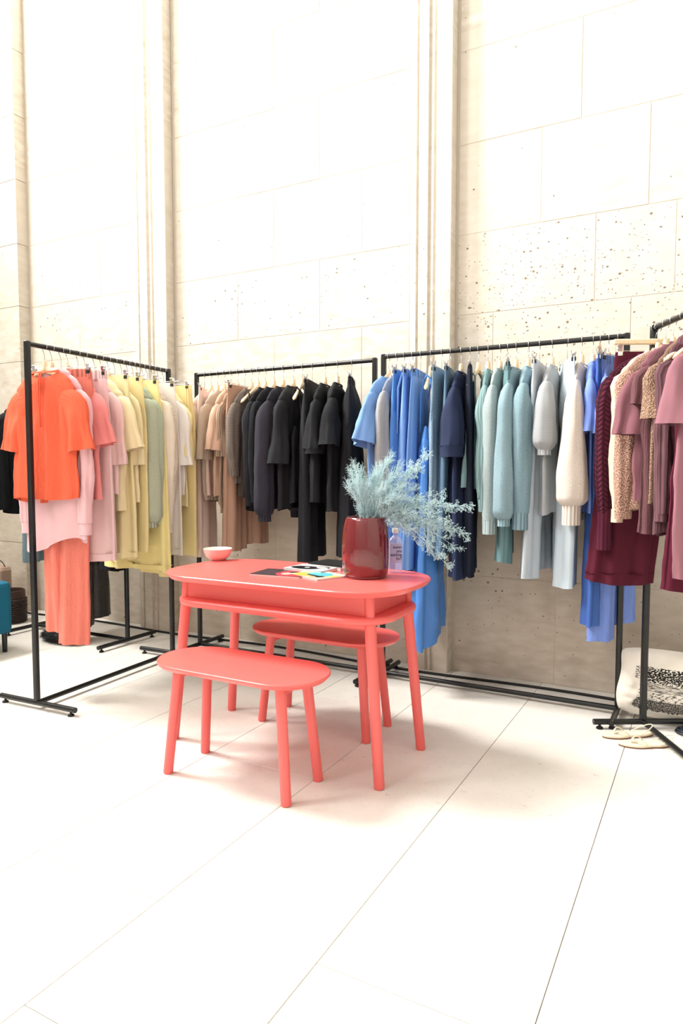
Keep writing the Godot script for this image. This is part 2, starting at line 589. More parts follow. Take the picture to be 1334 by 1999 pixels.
# a top on a wooden hanger. o: len, sw (half shoulders), chest, hem, depth, fold, sleeve, slen, sb (sleeve depth), sa (sleeve width), cuff, neck, hanger, k
func top(called: String, category: String, rack: int, along: float, hex: String, make: String, of: String, label: String, o := {}) -> Node3D:
	var xf := hang(rack, along, o.get("yaw", rng.randf_range(-5, 5)))
	wooden_hanger(xf, of)
	var t := thing(called, label, category, xf, ["clothes on the far black rack", "light clothes on the left rack", "beige and black clothes on the middle rack", "blue clothes on the long rack", "burgundy and mauve clothes on the right rack"][rack])
	var m := cloth(hex, make)
	var sd := rng.randf() * 20.0
	var sw: float = o.get("sw", 0.178 if rack == 1 else 0.192)
	var chest: float = o.get("chest", sw + 0.015)
	var hem: float = o.get("hem", chest + 0.01)
	var ln: float = o.get("len", 0.75) * 0.975
	var dp: float = o.get("depth", 0.028)
	var fold: float = o.get("fold", 0.009)
	var thick: bool = make in ["knit", "chunky", "fuzzy", "cable", "tweed"]
	var rough := 0.007 if thick else 0.016
	var tw: float = o.get("twist", rng.randf_range(-0.12, 0.12))
	var style := {"seed": sd, "k": o.get("k", 6), "wrinkle": o.get("wrinkle", rough), "drop": o.get("drop", 0.012), "twist": tw, "sway": o.get("sway", rng.randf_range(-0.01, 0.01)), "scoop": o.get("scoop", 0.012)}
	var sleeve: String = o.get("sleeve", "long")
	if sleeve == "strap":
		var y0: float = o.get("top", 0.36)
		style["scoop"] = o.get("scoop", 0.05)
		part("body", drape([[0, -y0, sw - 0.03, dp * 0.8, 0.001], [0, -y0 - 0.06, sw, dp, 0.002], [0, -0.55, chest, dp, fold * 0.6], [0, -ln * 0.8, lerpf(chest, hem, 0.7), dp * 1.2, fold], [0, -ln, hem, dp * 1.3, fold * 1.2]], style), m, t)
		for s in [-1.0, 1.0]:
			for f in [-1.0, 1.0]:
				var b := MB.new()
				b.tube([Vector3(s * 0.11, -0.134, 0), Vector3(s * 0.112, -0.156, f * 0.018), Vector3(s * 0.115, -0.24, f * dp * 0.7), Vector3(s * 0.1, -y0 - 0.035, f * dp * 0.86)], [0.0045], 6)
				part("strap", b.mesh(), m, t)
		return t
	var nw: float = o.get("neck", 0.085)
	part("body", drape([[0, -0.124, nw, 0.022, 0], [0, -0.132, nw + 0.02, 0.025, 0], [0, -0.158, lerpf(nw, sw, 0.62), dp * 0.95, 0], [0, -0.181, sw - 0.02, dp, 0.001], [0, -0.2, sw, dp, 0.001], [0, -0.225, sw + 0.004, dp, 0.0015], [0, -0.29, sw + 0.004, dp, fold * 0.5], [0, -0.42, chest, dp * 1.05, fold * 0.8], [0, -ln * 0.8 - 0.05, lerpf(chest, hem, 0.8), dp * 1.1, fold], [0, -ln, hem, dp * (0.95 if o.has("ribbed") else 1.2), fold * (0.5 if o.has("ribbed") else 1.15)]], style), m, t)
	if o.has("ribbed"):
		var band := style.duplicate()
		band["scoop"] = 0.0
		band["twist"] = 0.0
		var bm := drape([[0, -ln + 0.012, hem - 0.001, dp * 0.95, fold * 0.5], [0, -ln - 0.03, hem - 0.012, dp * 0.9, fold * 0.4], [0, -ln - 0.055, hem - 0.015, dp * 0.9, fold * 0.4]], band)
		part("hem_band", bm, cloth(hex, "rib"), t, Transform3D(Basis(Vector3.UP, tw), Vector3(0, 0, style["sway"])))
	match o.get("collar", "band"):
		"band":
			part("neckband", ring_band([[0, -0.116, nw + 0.001, 0.024, 0], [0, -0.132, nw + 0.012, 0.027, 0]], {"scoop": 0.012, "step": 0.008}), cloth(hex, "rib") if thick else m, t)
		"roll":
			part("roll_neck", ring_band([[0, -0.097, nw - 0.02, 0.03, 0.001], [0, -0.112, nw - 0.005, 0.036, 0.001], [0, -0.137, nw + 0.02, 0.034, 0]], {"step": 0.008}), cloth(hex, "rib"), t)
		"shirt":
			part("collar", ring_band([[0, -0.1, nw - 0.02, 0.026, 0], [0, -0.12, nw + 0.02, 0.038, 0], [0, -0.152, nw + 0.03, 0.042, 0.001]], {"step": 0.008}), m, t)
	if o.has("placket"):
		for s in [-1.0, 1.0]:
			var pb := MB.new()
			pb.tube([Vector3(s * 0.006, -0.133, dp * 0.95), Vector3(s * 0.005, -0.17, dp + 0.008), Vector3(s * 0.003, -0.3, dp + 0.012), Vector3(0.0, -0.4, dp + 0.008)], [0.004, 0.0045, 0.0045, 0.003], 8)
			part("placket", pb.mesh(), m, t)
	if sleeve == "none":
		return t
	var sl: float = o.get("slen", 0.9) * 0.975
	var sa: float = o.get("sa", 0.055) * (0.72 if rack == 1 else 1.0)
	var sb: float = o.get("sb", 0.034)
	for s in [1.0, -1.0]:
		var g: float = rng.randf() * 9.0
		var st := {"level": false, "seed": g, "k": o.get("sk", 4), "seg": 32, "wrinkle": 0.008 if thick else 0.017, "z": o.get("sz", 0.0) * s, "sway": o.get("ssway", 0.0)}
		var out: float = (o.get("out", 0.03) * (0.25 if rack == 1 else 1.0)) if s > 0 or rack == 1 else -0.03
		var sf := 0.004 if thick else 0.006
		var keys := []
		match sleeve:
			"long":
				keys = [[sw - 0.06, -0.255, 0.05, dp * 0.75, 0], [sw - 0.012, -0.268, 0.058, minf(sb, dp * 0.97), 0.0], [sw + out * 0.8, -0.325, sa, sb, 0.004], [sw + out, -0.44, sa, sb, sf], [sw + out, -sl * 0.5 - 0.2, sa * 0.95, sb, sf], [sw + out * 0.8, -sl + 0.06, sa * 0.78, sb * 0.9, sf * 0.7], [sw + out * 0.7, -sl, sa * 0.72, sb * 0.85, sf * 0.5]]
			"balloon":
				var bl: float = o.get("balloon", 1.7)
				st["k"] = 7
				keys = [[sw - 0.06, -0.255, 0.05, dp * 0.75, 0], [sw - 0.012, -0.268, 0.058, minf(sb, dp * 0.97), 0.0], [sw + out * 0.8, -0.325, sa, sb, 0.002], [sw + out, -lerpf(0.3, sl, 0.4), sa * lerpf(1, bl, 0.45), sb * lerpf(1, bl, 0.5), sf * 0.5], [sw + out, -lerpf(0.3, sl, 0.75), sa * bl, sb * bl, sf * 0.8], [sw + out, -sl + 0.03, sa * bl * 0.95, sb * bl * 0.95, sf], [sw + out, -sl, sa * 0.66, sb * 0.8, sf * 0.7]]
			"short":
				keys = [[sw - 0.07, -0.26, 0.055, dp * 0.75, 0], [sw - 0.012, -0.28, 0.07, minf(sb, dp * 0.97), 0.0], [sw + out, -lerpf(0.28, sl, 0.5), sa * 1.15, sb * 1.05, sf], [sw + out * 1.5, -sl, sa * 1.3, sb * 1.15, sf * 1.5]]
			"kimono":
				keys = [[sw - 0.08, -0.275, 0.068, dp * 0.75, 0], [sw - 0.02, -0.297, 0.084, minf(sb, dp * 0.97), 0.0], [sw + out, -lerpf(0.285, sl, 0.5), sa * 1.5, sb * 1.1, sf * 1.4], [sw + out * 2.2, -sl, sa * 1.75, sb * 1.2, sf * 2.0]]
		for kk in keys:
			kk[0] *= s
		var slm := part("sleeve", drape(keys, st), m, t)
		var cuff: float = o.get("cuff", 0.0)
		if cuff > 0.0:
			var e: Array = keys[-1]
			var ca: float = o.get("ca", e[2] * 0.98)
			var cb: float = o.get("cb", e[3] * 0.98)
			st["k"] = 4
			st["wrinkle"] = 0.002
			st["z"] = float(st["z"]) + float(st["sway"])
			st["sway"] = 0.0
			part("cuff", drape([[e[0], e[1] + 0.008, ca, cb, 0.001], [e[0], e[1] - cuff * 0.5, ca * 0.98, cb * 0.98, 0.001], [e[0], e[1] - cuff, ca, cb, 0.001]], st), cloth(hex, o.get("cuff_make", "rib")), slm)
	return t


# trousers or a skirt on a clip hanger
func bottoms(called: String, category: String, rack: int, along: float, hex: String, make: String, of: String, label: String, o := {}) -> Node3D:
	var xf := hang(rack, along, o.get("yaw", rng.randf_range(-5, 5)))
	var ww: float = o.get("waist", 0.185)
	clip_hanger(xf, of, o.get("reach", minf(ww - 0.012, 0.17)), o.has("wood"))
	var t := thing(called, label, category, xf, ["clothes on the far black rack", "light clothes on the left rack", "beige and black clothes on the middle rack", "blue clothes on the long rack", "burgundy and mauve clothes on the right rack"][rack])
	t.transform = xf.translated_local(Vector3(o.get("shift", 0.0), 0, 0))
	var m := cloth(hex, make)
	var sd := rng.randf() * 20.0
	var ln: float = o.get("len", 1.1) * 0.975
	var dp: float = o.get("depth", 0.024)
	var fold: float = o.get("fold", 0.009)
	var y0: float = o.get("top", 0.1)
	var tw: float = o.get("twist", rng.randf_range(-0.1, 0.1))
	var gather := 0.003 if o.has("elastic") else 0.0
	part("waistband", drape([[0, -y0, ww, 0.013, gather], [0, -y0 - 0.045, ww + 0.004, 0.016, gather]], {"seed": sd, "k": 17 if gather > 0 else 6, "k2": 23, "seg": 80, "wrinkle": 0.002, "step": 0.012}), cloth(hex, "rib") if o.has("elastic") else m, t)
	if o.has("skirt"):
		var hem: float = o.get("hem", 0.26)
		var lean: float = o.get("lean", 0.0)
		part("skirt_panel", drape([[0, -y0 - 0.04, ww + 0.003, 0.016, gather], [lean * 0.2, -y0 - 0.2, lerpf(ww, hem, 0.35), dp, fold * 0.5], [lean * 0.6, -lerpf(y0, ln, 0.6), lerpf(ww, hem, 0.75), dp * 1.3, fold], [lean, -ln, hem, dp * 1.6, fold * 1.25]], {"seed": sd, "k": o.get("k", 8), "seg": 72, "wrinkle": 0.005, "drop": o.get("drop", 0.015), "twist": tw, "sway": o.get("sway", 0.0)}), m, t)
		if o.has("hem_line"):
			part("hem_stitching", drape([[lean, -ln + 0.045, hem + 0.0012, dp * 1.6 + 0.0012, fold * 1.25], [lean, -ln + 0.041, hem + 0.0012, dp * 1.6 + 0.0012, fold * 1.25]], {"seed": sd, "k": 8, "seg": 72, "wrinkle": 0.0, "step": 0.002}), m, t, Transform3D(Basis(Vector3.UP, tw), Vector3.ZERO))
		return t
	var rise := y0 + 0.28
	part("hip_panel", drape([[0, -y0 - 0.04, ww + 0.003, 0.016, gather], [0, -y0 - 0.15, ww + 0.015, dp, fold * 0.4], [0, -rise, ww + 0.025, dp * 1.1, fold * 0.6], [0, -rise - 0.05, ww * 0.9, dp * 0.9, fold * 0.5]], {"seed": sd, "k": 5, "wrinkle": 0.005, "twist": 0.0}), m, t)
	var la: float = o.get("leg", 0.105)
	var lh: float = o.get("ankle", la)
	var i := 0
	for s in [1.0, -1.0]:
		var cx: float = s * o.get("stance", ww + 0.025 - la)
		var e: float = o.get("uneven", 0.02) * (1.0 if s < 0 else 0.0)
		part("trouser_leg", drape([[cx * 0.95, -rise + 0.06, la * 0.86, dp * 0.8, 0], [cx, -rise, la, dp, fold * 0.5], [cx * 0.98, -lerpf(rise, ln, 0.5), lerpf(la, lh, 0.5), dp * 1.15, fold], [cx * 0.95, -ln + e, lh, dp * 1.25, fold * 1.1]], {"seed": sd + i, "k": o.get("k", 4), "seg": 36, "wrinkle": 0.006, "drop": 0.008, "sway": o.get("sway", 0.0) + s * o.get("apart", 0.006), "twist": tw}), m, t)
		i += 1
	if o.has("drawstring"):
		for f in [0.0, 0.012]:
			var b := MB.new()
			b.tube([Vector3(ww - 0.02 - f, -y0 - 0.02, 0.012), Vector3(ww - f * 1.6, -y0 - 0.1, 0.03), Vector3(ww - 0.004 - f, -y0 - 0.34 + f * 6, 0.032)], [0.003], 6)
			part("drawstring", b.mesh(), m, t)
	return t


# ---------------------------------------------------------------- the hall
func build_floor() -> void:
	var f := setting("floor")
	var b := MB.new()
	b.box(Vector3(-0.5, -0.115, 1.5), Vector3(11.6, 0.2, 11.6))
	part("bedding", b.mesh(), paint("joint", Color(0.42, 0.41, 0.4), 0.9), f)
	var m := paint("floor_stone", Color.WHITE, 0.42)
	m.albedo_texture = tex["floor"]
	m.uv1_triplanar = true
	m.uv1_world_triplanar = true
	m.uv1_scale = Vector3.ONE * 0.7
	m.metallic_specular = 0.4
	var pieces := {}
	for i in range(-11, 10):
		var x0 := -0.305 + 0.51 * i
		for k in range(-4, 9):
			var z0 := -1.376 + 0.85 * k + (0.425 if posmod(i, 2) == 0 else 0.0)
			var z1 := minf(z0 + 0.85, 7.1)
			z0 = maxf(z0, -3.93)
			if z1 - z0 < 0.03:
				continue
			var key := "%.3f" % (z1 - z0)
			if not pieces.has(key):
				var t := MB.new()
				t.box(Vector3(0, -0.0075, 0), Vector3(0.5075, 0.015, z1 - z0 - 0.002), 0.001)
				pieces[key] = t.mesh()
			part("floor_tile", pieces[key], m, f, at(x0 + 0.255, 0, (z0 + z1) / 2))


func course(w: Node3D, x0: float, x1: float, y0: float, y1: float, joints: Array, z: float, kind: int, depth := 0.16) -> void:
	var xs := [x0] + joints + [x1]
	for i in xs.size() - 1:
		var b := MB.new()
		var dz: float = 0.0005 * sin(i * 2.7 + y0 * 5.0 + x0)
		b.box(Vector3.ZERO, Vector3(xs[i + 1] - xs[i] - 0.003, y1 - y0 - 0.003, depth), 0.002)
		part("stone_block", b.mesh(), stone(kind, y1 < 1.6), w, at((xs[i] + xs[i + 1]) / 2, (y0 + y1) / 2, z - depth / 2 + dz))


func build_wall() -> void:
	var w := setting("wall_back")
	var b := MB.new()
	b.box(Vector3(-0.5, 5.5, WALL_Z - 0.192), Vector3(11.6, 11.0, 0.38))
	part("mortar_bed", b.mesh(), paint("mortar", Color(0.78, 0.74, 0.68), 0.9), w)
	var ys := [0.0, 0.58, 1.08, 1.58, 2.08, 2.53, 3.03, 3.54, 4.05, 4.56, 5.07, 5.6, 6.2, 6.8, 7.6, 8.5, 9.7, 11.0]
	# panels between the pilasters; the ends are where each pilaster or pier begins
	for panel in [[-5.02, -3.83, 0], [-3.45, -1.63, 1], [-1.33, 2.1, 2], [2.4, 5.3, 3]]:
		for i in ys.size() - 1:
			var y: float = ys[i]
			var joints := []
			var kind := 0
			if y < 1.05 or (y > 2.0 and y < 2.4):
				kind = 1
			match panel[2]:
				0:
					joints = [[-4.45], [-4.2]][i % 2]
				1:
					joints = [[-2.9, -2.25], [-2.6, -1.95]][i % 2]
				2:
					kind = 2 if y > 1.0 and y < 2.4 else 1 if y < 1.0 else 0
					if i == 5:
						joints = [-0.865, -0.33, 0.4, 1.1]
					elif i == 4:
						joints = [-0.58, -0.2, 0.5, 1.3]
					elif i == 6:
						joints = [-0.665, 0.1, 0.8, 1.5]
					elif i == 3:
						joints = [-1.12, -0.4, 0.3, 1.0]
					else:
						joints = [[-0.75, -0.1, 0.6, 1.4], [-0.45, 0.25, 1.0]][i % 2]
				3:
					joints = [[3.1, 3.9, 4.6], [3.5, 4.2]][i % 2]
			course(w, panel[0], panel[1], y, ys[i + 1], joints, WALL_Z, kind)
	# plain pier at the left end, further out than the panels
	for i in ys.size() - 1:
		course(w, -6.2, -5.04, ys[i], ys[i + 1], [[-5.6], []][i % 2], WALL_Z + 0.1, 0, 0.2)
	# pilasters with moulded edges: a stepped profile run up the wall, block by block
	for p in [[-3.81, -3.47], [-1.61, -1.345], [2.1, 2.4]]:
		var x0: float = p[0]
		var x1: float = p[1]
		var zf := WALL_Z + 0.08
		var s := x1 - x0
		var prof := [Vector2(x0, WALL_Z), Vector2(x0, zf - 0.035), Vector2(x0 + 0.05 * s, zf - 0.035), Vector2(x0 + 0.07 * s, zf - 0.02), Vector2(x0 + 0.17 * s, zf - 0.012), Vector2(x0 + 0.19 * s, zf - 0.03), Vector2(x0 + 0.23 * s, zf - 0.03), Vector2(x0 + 0.25 * s, zf), Vector2(x0 + 0.46 * s, zf), Vector2(x0 + 0.48 * s, zf - 0.018), Vector2(x0 + 0.52 * s, zf - 0.018), Vector2(x0 + 0.54 * s, zf - 0.006), Vector2(x0 + 0.58 * s, zf - 0.006), Vector2(x0 + 0.6 * s, zf - 0.018), Vector2(x0 + 0.64 * s, zf - 0.018), Vector2(x0 + 0.66 * s, zf), Vector2(x1 - 0.004, zf), Vector2(x1, zf - 0.004), Vector2(x1, WALL_Z)]
		for i in ys.size() - 1:
			var q := MB.new()
			for k in prof.size() - 1:
				var a: Vector2 = prof[k]
				var d: Vector2 = prof[k + 1]
				q.quad(Vector3(a.x, ys[i] + 0.0004, a.y), Vector3(d.x, ys[i] + 0.0004, d.y), Vector3(d.x, ys[i + 1] - 0.0004, d.y), Vector3(a.x, ys[i + 1] - 0.0004, a.y))
			part("pilaster_block", q.mesh(), stone(1 if ys[i] < 2.5 else 0, ys[i + 1] < 1.6), w)


func build_room() -> void:
	var plain := paint("hall_plaster", Color(0.68, 0.67, 0.65), 0.9)
	var c := setting("ceiling")
	var b := MB.new()
	b.box(Vector3(-0.5, 11.1, 1.5), Vector3(11.6, 0.2, 11.6))
	part("slab", b.mesh(), plain, c)
	var r := setting("wall_right")
	b = MB.new()
	b.box(Vector3(5.4, 5.5, 1.5), Vector3(0.2, 11.0, 11.6))
	part("masonry", b.mesh(), plain, r)
	# walls with tall window openings: left and behind the camera
	for side in [["wall_left", [[-2.6, -0.7], [0.6, 2.8], [4.0, 6.2]], 5.2, 9.6], ["wall_front", [[-5.2, -3.2], [-1.6, 0.6], [2.0, 4.2]], 5.6, 10.0]]:
		var w := setting(side[0])
		var along_z: bool = side[0] == "wall_left"
		var lo: float = -4.0 if along_z else -6.2
		var hi: float = 7.3 if along_z else 5.3
		var fixed: float = -6.3 if along_z else 7.2
		var edges := [lo]
		for q in side[1]:
			edges.append(q[0])
			edges.append(q[1])
		edges.append(hi)
		b = MB.new()
		for k in range(0, edges.size(), 2):
			var mid: float = (edges[k] + edges[k + 1]) / 2
			var wide: float = edges[k + 1] - edges[k]
			b.box(Vector3(fixed, 5.5, mid) if along_z else Vector3(mid, 5.5, fixed), Vector3(0.3, 11.0, wide) if along_z else Vector3(wide, 11.0, 0.3))
		for q in side[1]:
			var mid: float = (q[0] + q[1]) / 2
			var wide: float = q[1] - q[0]
			for h in [[0.0, side[2]], [side[3], 11.0]]:
				if h[1] > h[0]:
					b.box(Vector3(fixed, (h[0] + h[1]) / 2, mid) if along_z else Vector3(mid, (h[0] + h[1]) / 2, fixed), Vector3(0.3, h[1] - h[0], wide) if along_z else Vector3(wide, h[1] - h[0], 0.3))
		part("masonry", b.mesh(), plain, w)
	var frame := paint("window_paint", Color(0.9, 0.9, 0.88), 0.5)
	var n := 0
	for win in windows():
		n += 1
		var t := setting("window_%d" % n)
		t.transform = win[0].translated_local(Vector3(0, 0, 0.2))
		var w: float = win[1].x
		var h: float = win[1].y
		var f := MB.new()
		for s in [-1.0, 1.0]:
			f.box(Vector3(s * (w / 2 - 0.04), 0, 0), Vector3(0.08, h, 0.08))
			f.box(Vector3(0, s * (h / 2 - 0.04), 0), Vector3(w, 0.08, 0.08))
		part("frame", f.mesh(), frame, t)
		f = MB.new()
		f.box(Vector3.ZERO, Vector3(0.05, h, 0.05))
		for k in range(1, 4):
			f.box(Vector3(0, -h / 2 + h * k / 4, 0), Vector3(w, 0.04, 0.04))
		part("glazing_bar", f.mesh(), frame, t)


# [where, size] of each window; its own -z looks into the hall
func windows() -> Array:
	var out := []
	for q in [[-2.6, -0.7], [0.6, 2.8], [4.0, 6.2]]:
		out.append([Transform3D(Basis(Vector3.UP, -PI / 2), Vector3(-6.16, 7.4, (q[0] + q[1]) / 2)), Vector2(q[1] - q[0], 4.4)])
	for q in [[-5.2, -3.2], [-1.6, 0.6], [2.0, 4.2]]:
		out.append([Transform3D(Basis(), Vector3((q[0] + q[1]) / 2, 7.8, 7.06)), Vector2(q[1] - q[0], 4.4)])
	return out


# ---------------------------------------------------------------- furniture
func rack(label: String, xf: Transform3D, length: float, high: float, foot := 0.26, other_foot := 0.26, bar_foot := 0.0) -> void:
	# own x along the rail, from the origin on the floor
	var t := thing("clothes_rack", label, "clothes rack", xf, "black tube clothes racks")
	var m: Material = mats["black_steel"]
	var b := MB.new()
	b.tube([Vector3(0.006, high, 0), Vector3(length - 0.006, high, 0)], [0.0125], 16)
	part("rail", b.mesh(), m, t)
	for e in [0, 1]:
		var x: float = length * e
		b = MB.new()
		b.box(Vector3(x, (high + 0.0145 + 0.04) / 2, 0), Vector3(0.027, high + 0.0145 - 0.04, 0.027), 0.005)
		part("upright", b.mesh(), m, t)
		var fl: float = other_foot if e == 1 else foot
		b = MB.new()
		b.tube([Vector3(x, 0.032, -fl), Vector3(x, 0.032, fl)], [0.0135], 16)
		var ft := part("foot", b.mesh(), m, t)
		for s in [-1.0, 1.0]:
			b = MB.new()
			b.lathe([Vector2(0.0, 0.02), Vector2(0.006, 0.02), Vector2(0.006, 0.008), Vector2(0.014, 0.008), Vector2(0.016, 0.0), Vector2(0, 0)], 16)
			part("levelling_pad", b.mesh(), mats["black_rubber"], ft, at(x, 0, s * (fl - 0.03)))
	b = MB.new()
	b.tube([Vector3(0.0, 0.032, bar_foot), Vector3(length, 0.032, bar_foot)], [0.0125], 16)
	part("base_bar", b.mesh(), m, t)


func coral_table() -> void:
	var t := thing("display_table", "coral red table with rounded top, recessed apron and lower shelf", "table", at(-1.575, 0, -2.48))
	var m: Material = mats["coral_lacquer"]
	var b := MB.new()
	slab(b, 0.58, 0.305, 0.235, [[0.003, 0.752], [0.0, 0.749], [0.0, 0.745], [0.016, 0.727], [0.02, 0.726]], 14)
	part("tabletop", b.mesh(), m, t)
	b = MB.new()
	slab(b, 0.515, 0.255, 0.17, [[0.014, 0.642], [0.006, 0.64], [0.001, 0.634], [0.0, 0.627], [0.002, 0.619], [0.008, 0.613], [0.016, 0.611]], 14)
	part("shelf", b.mesh(), m, t)
	b = MB.new()
	b.box(Vector3(0, 0.684, 0), Vector3(0.9, 0.085, 0.375), 0.002)
	part("apron", b.mesh(), m, t)
	for sx in [-1.0, 1.0]:
		for sz in [-1.0, 1.0]:
			b = MB.new()
			var up := Vector3(sx * 0.446, 0.727, sz * 0.178)
			var mid := Vector3(sx * 0.45, 0.622, sz * 0.179)
			var dn := Vector3(sx * 0.505, 0.0, sz * 0.208)
			b.tube([up, mid], [0.0195], 24)
			b.tube([mid, dn + (mid - dn) * 0.008, dn], [0.0225, 0.0205, 0.0185], 24)
			part("leg", b.mesh(), m, t)


func coral_bench(label: String, z: float) -> void:
	var t := thing("bench", label, "bench", at(-1.585, 0, z), "coral benches")
	var m: Material = mats["coral_lacquer"]
	var b := MB.new()
	slab(b, 0.372, 0.168, 0.1679, [[0.003, 0.447], [0.0, 0.444], [0.0, 0.438], [0.014, 0.424], [0.018, 0.423]], 16)
	part("seat", b.mesh(), m, t)
	for sx in [-1.0, 1.0]:
		b = MB.new()
		b.box(Vector3(sx * 0.235, 0.404, 0), Vector3(0.026, 0.04, 0.2), 0.002)
		part("cross_rail", b.mesh(), m, t)
		for sz in [-1.0, 1.0]:
			b = MB.new()
			var dn := Vector3(sx * 0.278, 0, sz * 0.113)
			var up := Vector3(sx * 0.238, 0.425, sz * 0.088)
			b.tube([up, dn + (up - dn) * 0.012, dn], [0.0205, 0.0195, 0.0175], 24)
			part("leg", b.mesh(), m, t)


func vase_and_branches() -> void:
	var spot := Vector3(-1.262, 0.752, -2.535)
	var t := thing("vase", "glossy dark red ceramic vase with dried branches on the coral table", "vase", Transform3D(Basis(), spot))
	var b := MB.new()
	b.lathe([Vector2(0.0, 0.012), Vector2(0.08, 0.014), Vector2(0.092, 0.1), Vector2(0.075, 0.238), Vector2(0.074, 0.246), Vector2(0.076, 0.2495), Vector2(0.0785, 0.2495), Vector2(0.0815, 0.247), Vector2(0.085, 0.238), Vector2(0.0925, 0.205), Vector2(0.0965, 0.165), Vector2(0.0978, 0.12), Vector2(0.0972, 0.075), Vector2(0.0955, 0.035), Vector2(0.0945, 0.02), Vector2(0.092, 0.014), Vector2(0.089, 0.011), Vector2(0.0885, 0.008), Vector2(0.09, 0.006), Vector2(0.088, 0.001), Vector2(0.084, 0.0), Vector2(0.0, 0.0)], 96, 0.0035, 24)
	part("body", b.mesh(), mats["vase_glaze"], t)
	# branches: own x runs to the right as seen from the aisle
	var p := thing("dried_plant", "pale blue dried feathery branches standing in the dark red vase", "dried plant", Transform3D(Basis(Vector3.UP, deg_to_rad(28.5)), spot + Vector3(0, 0.245, 0)))
	var r := RandomNumberGenerator.new()
	r.seed = 11
	# tip x, y, z, kind: 0 soft tuft, 1 open spray
	var tips := [[-0.062, 0.19, 0.0, 0], [-0.045, 0.205, 0.03, 0], [-0.02, 0.19, -0.02, 0], [-0.07, 0.13, 0.02, 0], [-0.035, 0.15, 0.05, 0], [0.005, 0.13, 0.04, 0], [0.03, 0.17, 0.0, 0], [0.055, 0.2, -0.03, 0], [0.085, 0.225, 0.0, 0], [0.1, 0.25, 0.02, 0], [0.11, 0.17, 0.03, 0], [0.14, 0.21, -0.01, 0], [0.06, 0.12, 0.06, 0], [0.15, 0.13, 0.05, 0], [0.12, 0.09, 0.07, 0], [0.17, 0.08, 0.06, 0], [0.2, 0.12, 0.0, 0], [0.18, 0.02, 0.08, 0], [0.21, 0.05, 0.04, 0], [0.09, 0.07, 0.08, 0],
		[0.24, 0.245, 0.03, 1], [0.22, 0.2, 0.0, 1], [0.3, 0.1, 0.04, 1], [0.42, 0.05, 0.05, 1], [0.36, 0.06, 0.0, 1], [0.33, 0.0, 0.08, 1], [0.4, -0.06, 0.06, 1], [0.37, -0.12, 0.08, 1], [0.33, -0.19, 0.09, 1], [0.3, -0.14, 0.11, 1], [0.27, -0.03, 0.06, 1], [0.35, -0.05, 0.03, 1]]
	for e in tips:
		var tip := Vector3(e[0], e[1], e[2])
		var open: bool = e[3] == 1
		var root := Vector3(r.randf_range(-0.045, 0.045) + clampf(e[0] * 0.1, -0.03, 0.03), -0.05, r.randf_range(-0.04, 0.04))
		var rise := Vector3(e[0] * (0.28 if open else 0.35), maxf(e[1] * 0.55, 0.075), e[2] * 0.4)
		var s := MB.new()
		var main := []
		for k in 15:
			var u := k / 14.0
			main.append(root * (1 - u) * (1 - u) + rise * 2 * u * (1 - u) + tip * u * u + Vector3(r.randfn(0, 0.0012), r.randfn(0, 0.0012), r.randfn(0, 0.0012)))
		s.tube(main, [0.0013, 0.0013, 0.0012, 0.0012, 0.0011, 0.0011, 0.001, 0.001, 0.0009, 0.0009, 0.0008, 0.0007, 0.0006, 0.0005, 0.0004], 4, false)
		for k in (46 if open else 95):
			var u := pow(r.randf_range(0.16, 1.0) if not open else r.randf_range(0.2, 1.0), 0.8 if open else 1.0)
			var q := u * 14.0
			var i := mini(int(q), 13)
			var o: Vector3 = main[i].lerp(main[i + 1], q - i)
			var d: Vector3 = (main[i + 1] - main[i]).normalized()
			var side := Vector3(r.randfn(0, 1), r.randfn(0, 1), r.randfn(0, 1)).normalized()
			var ln := r.randf_range(0.025, 0.06) * (1.15 - 0.5 * u)
			var dir := (d * 0.9 + side * (0.75 if open else 0.6) + Vector3(0, -0.15 if open else 0.12, 0)).normalized()
			var a := o + dir * ln * 0.5 + side * 0.002
			var z := o + dir * ln + Vector3(0, 0.006, 0)
			s.tube([o, a, z], [0.0006, 0.0005, 0.00035], 3, false)
			for g in (6 if open else 4):
				var w := r.randf_range(0.3, 1.0)
				var c := o.lerp(a, w * 2) if w < 0.5 else a.lerp(z, w * 2 - 1)
				var e2 := Vector3(r.randfn(0, 1), r.randfn(0, 1), r.randfn(0, 1)).normalized()
				var tw := c + (dir * 0.8 + e2).normalized() * r.randf_range(0.008, 0.02)
				s.tube([c, tw], [0.0005, 0.0006 if open else 0.0003], 3, false)
				if open:
					for h in 2:
						s.tube([tw, tw + (dir * 0.6 + Vector3(r.randfn(0, 1), r.randfn(0, 1), r.randfn(0, 1)).normalized()).normalized() * 0.006], [0.0007, 0.0009], 3, false)
		part("branch", s.mesh(), mats["dried_stem"], p)


func bowl() -> void:
	var t := thing("bowl", "small pink ceramic bowl with white inside on the table", "bowl", at(-2.135, 0.752, -2.66))
	var b := MB.new()
	b.lathe([Vector2(0.0705, 0.057), Vector2(0.07, 0.054), Vector2(0.0665, 0.038), Vector2(0.058, 0.019), Vector2(0.046, 0.009), Vector2(0.04, 0.006), Vector2(0.039, 0.0), Vector2(0.0, 0.0)], 48)
	part("outer_glaze", b.mesh(), paint("pink_glaze", Color(0.93, 0.7, 0.68), 0.25), t)
	b = MB.new()
	b.lathe([Vector2(0.0, 0.011), Vector2(0.036, 0.012), Vector2(0.054, 0.022), Vector2(0.0625, 0.039), Vector2(0.066, 0.055), Vector2(0.0685, 0.058), Vector2(0.0705, 0.057)], 48)
	part("inner_glaze", b.mesh(), paint("white_glaze", Color(0.93, 0.9, 0.86), 0.25), t)


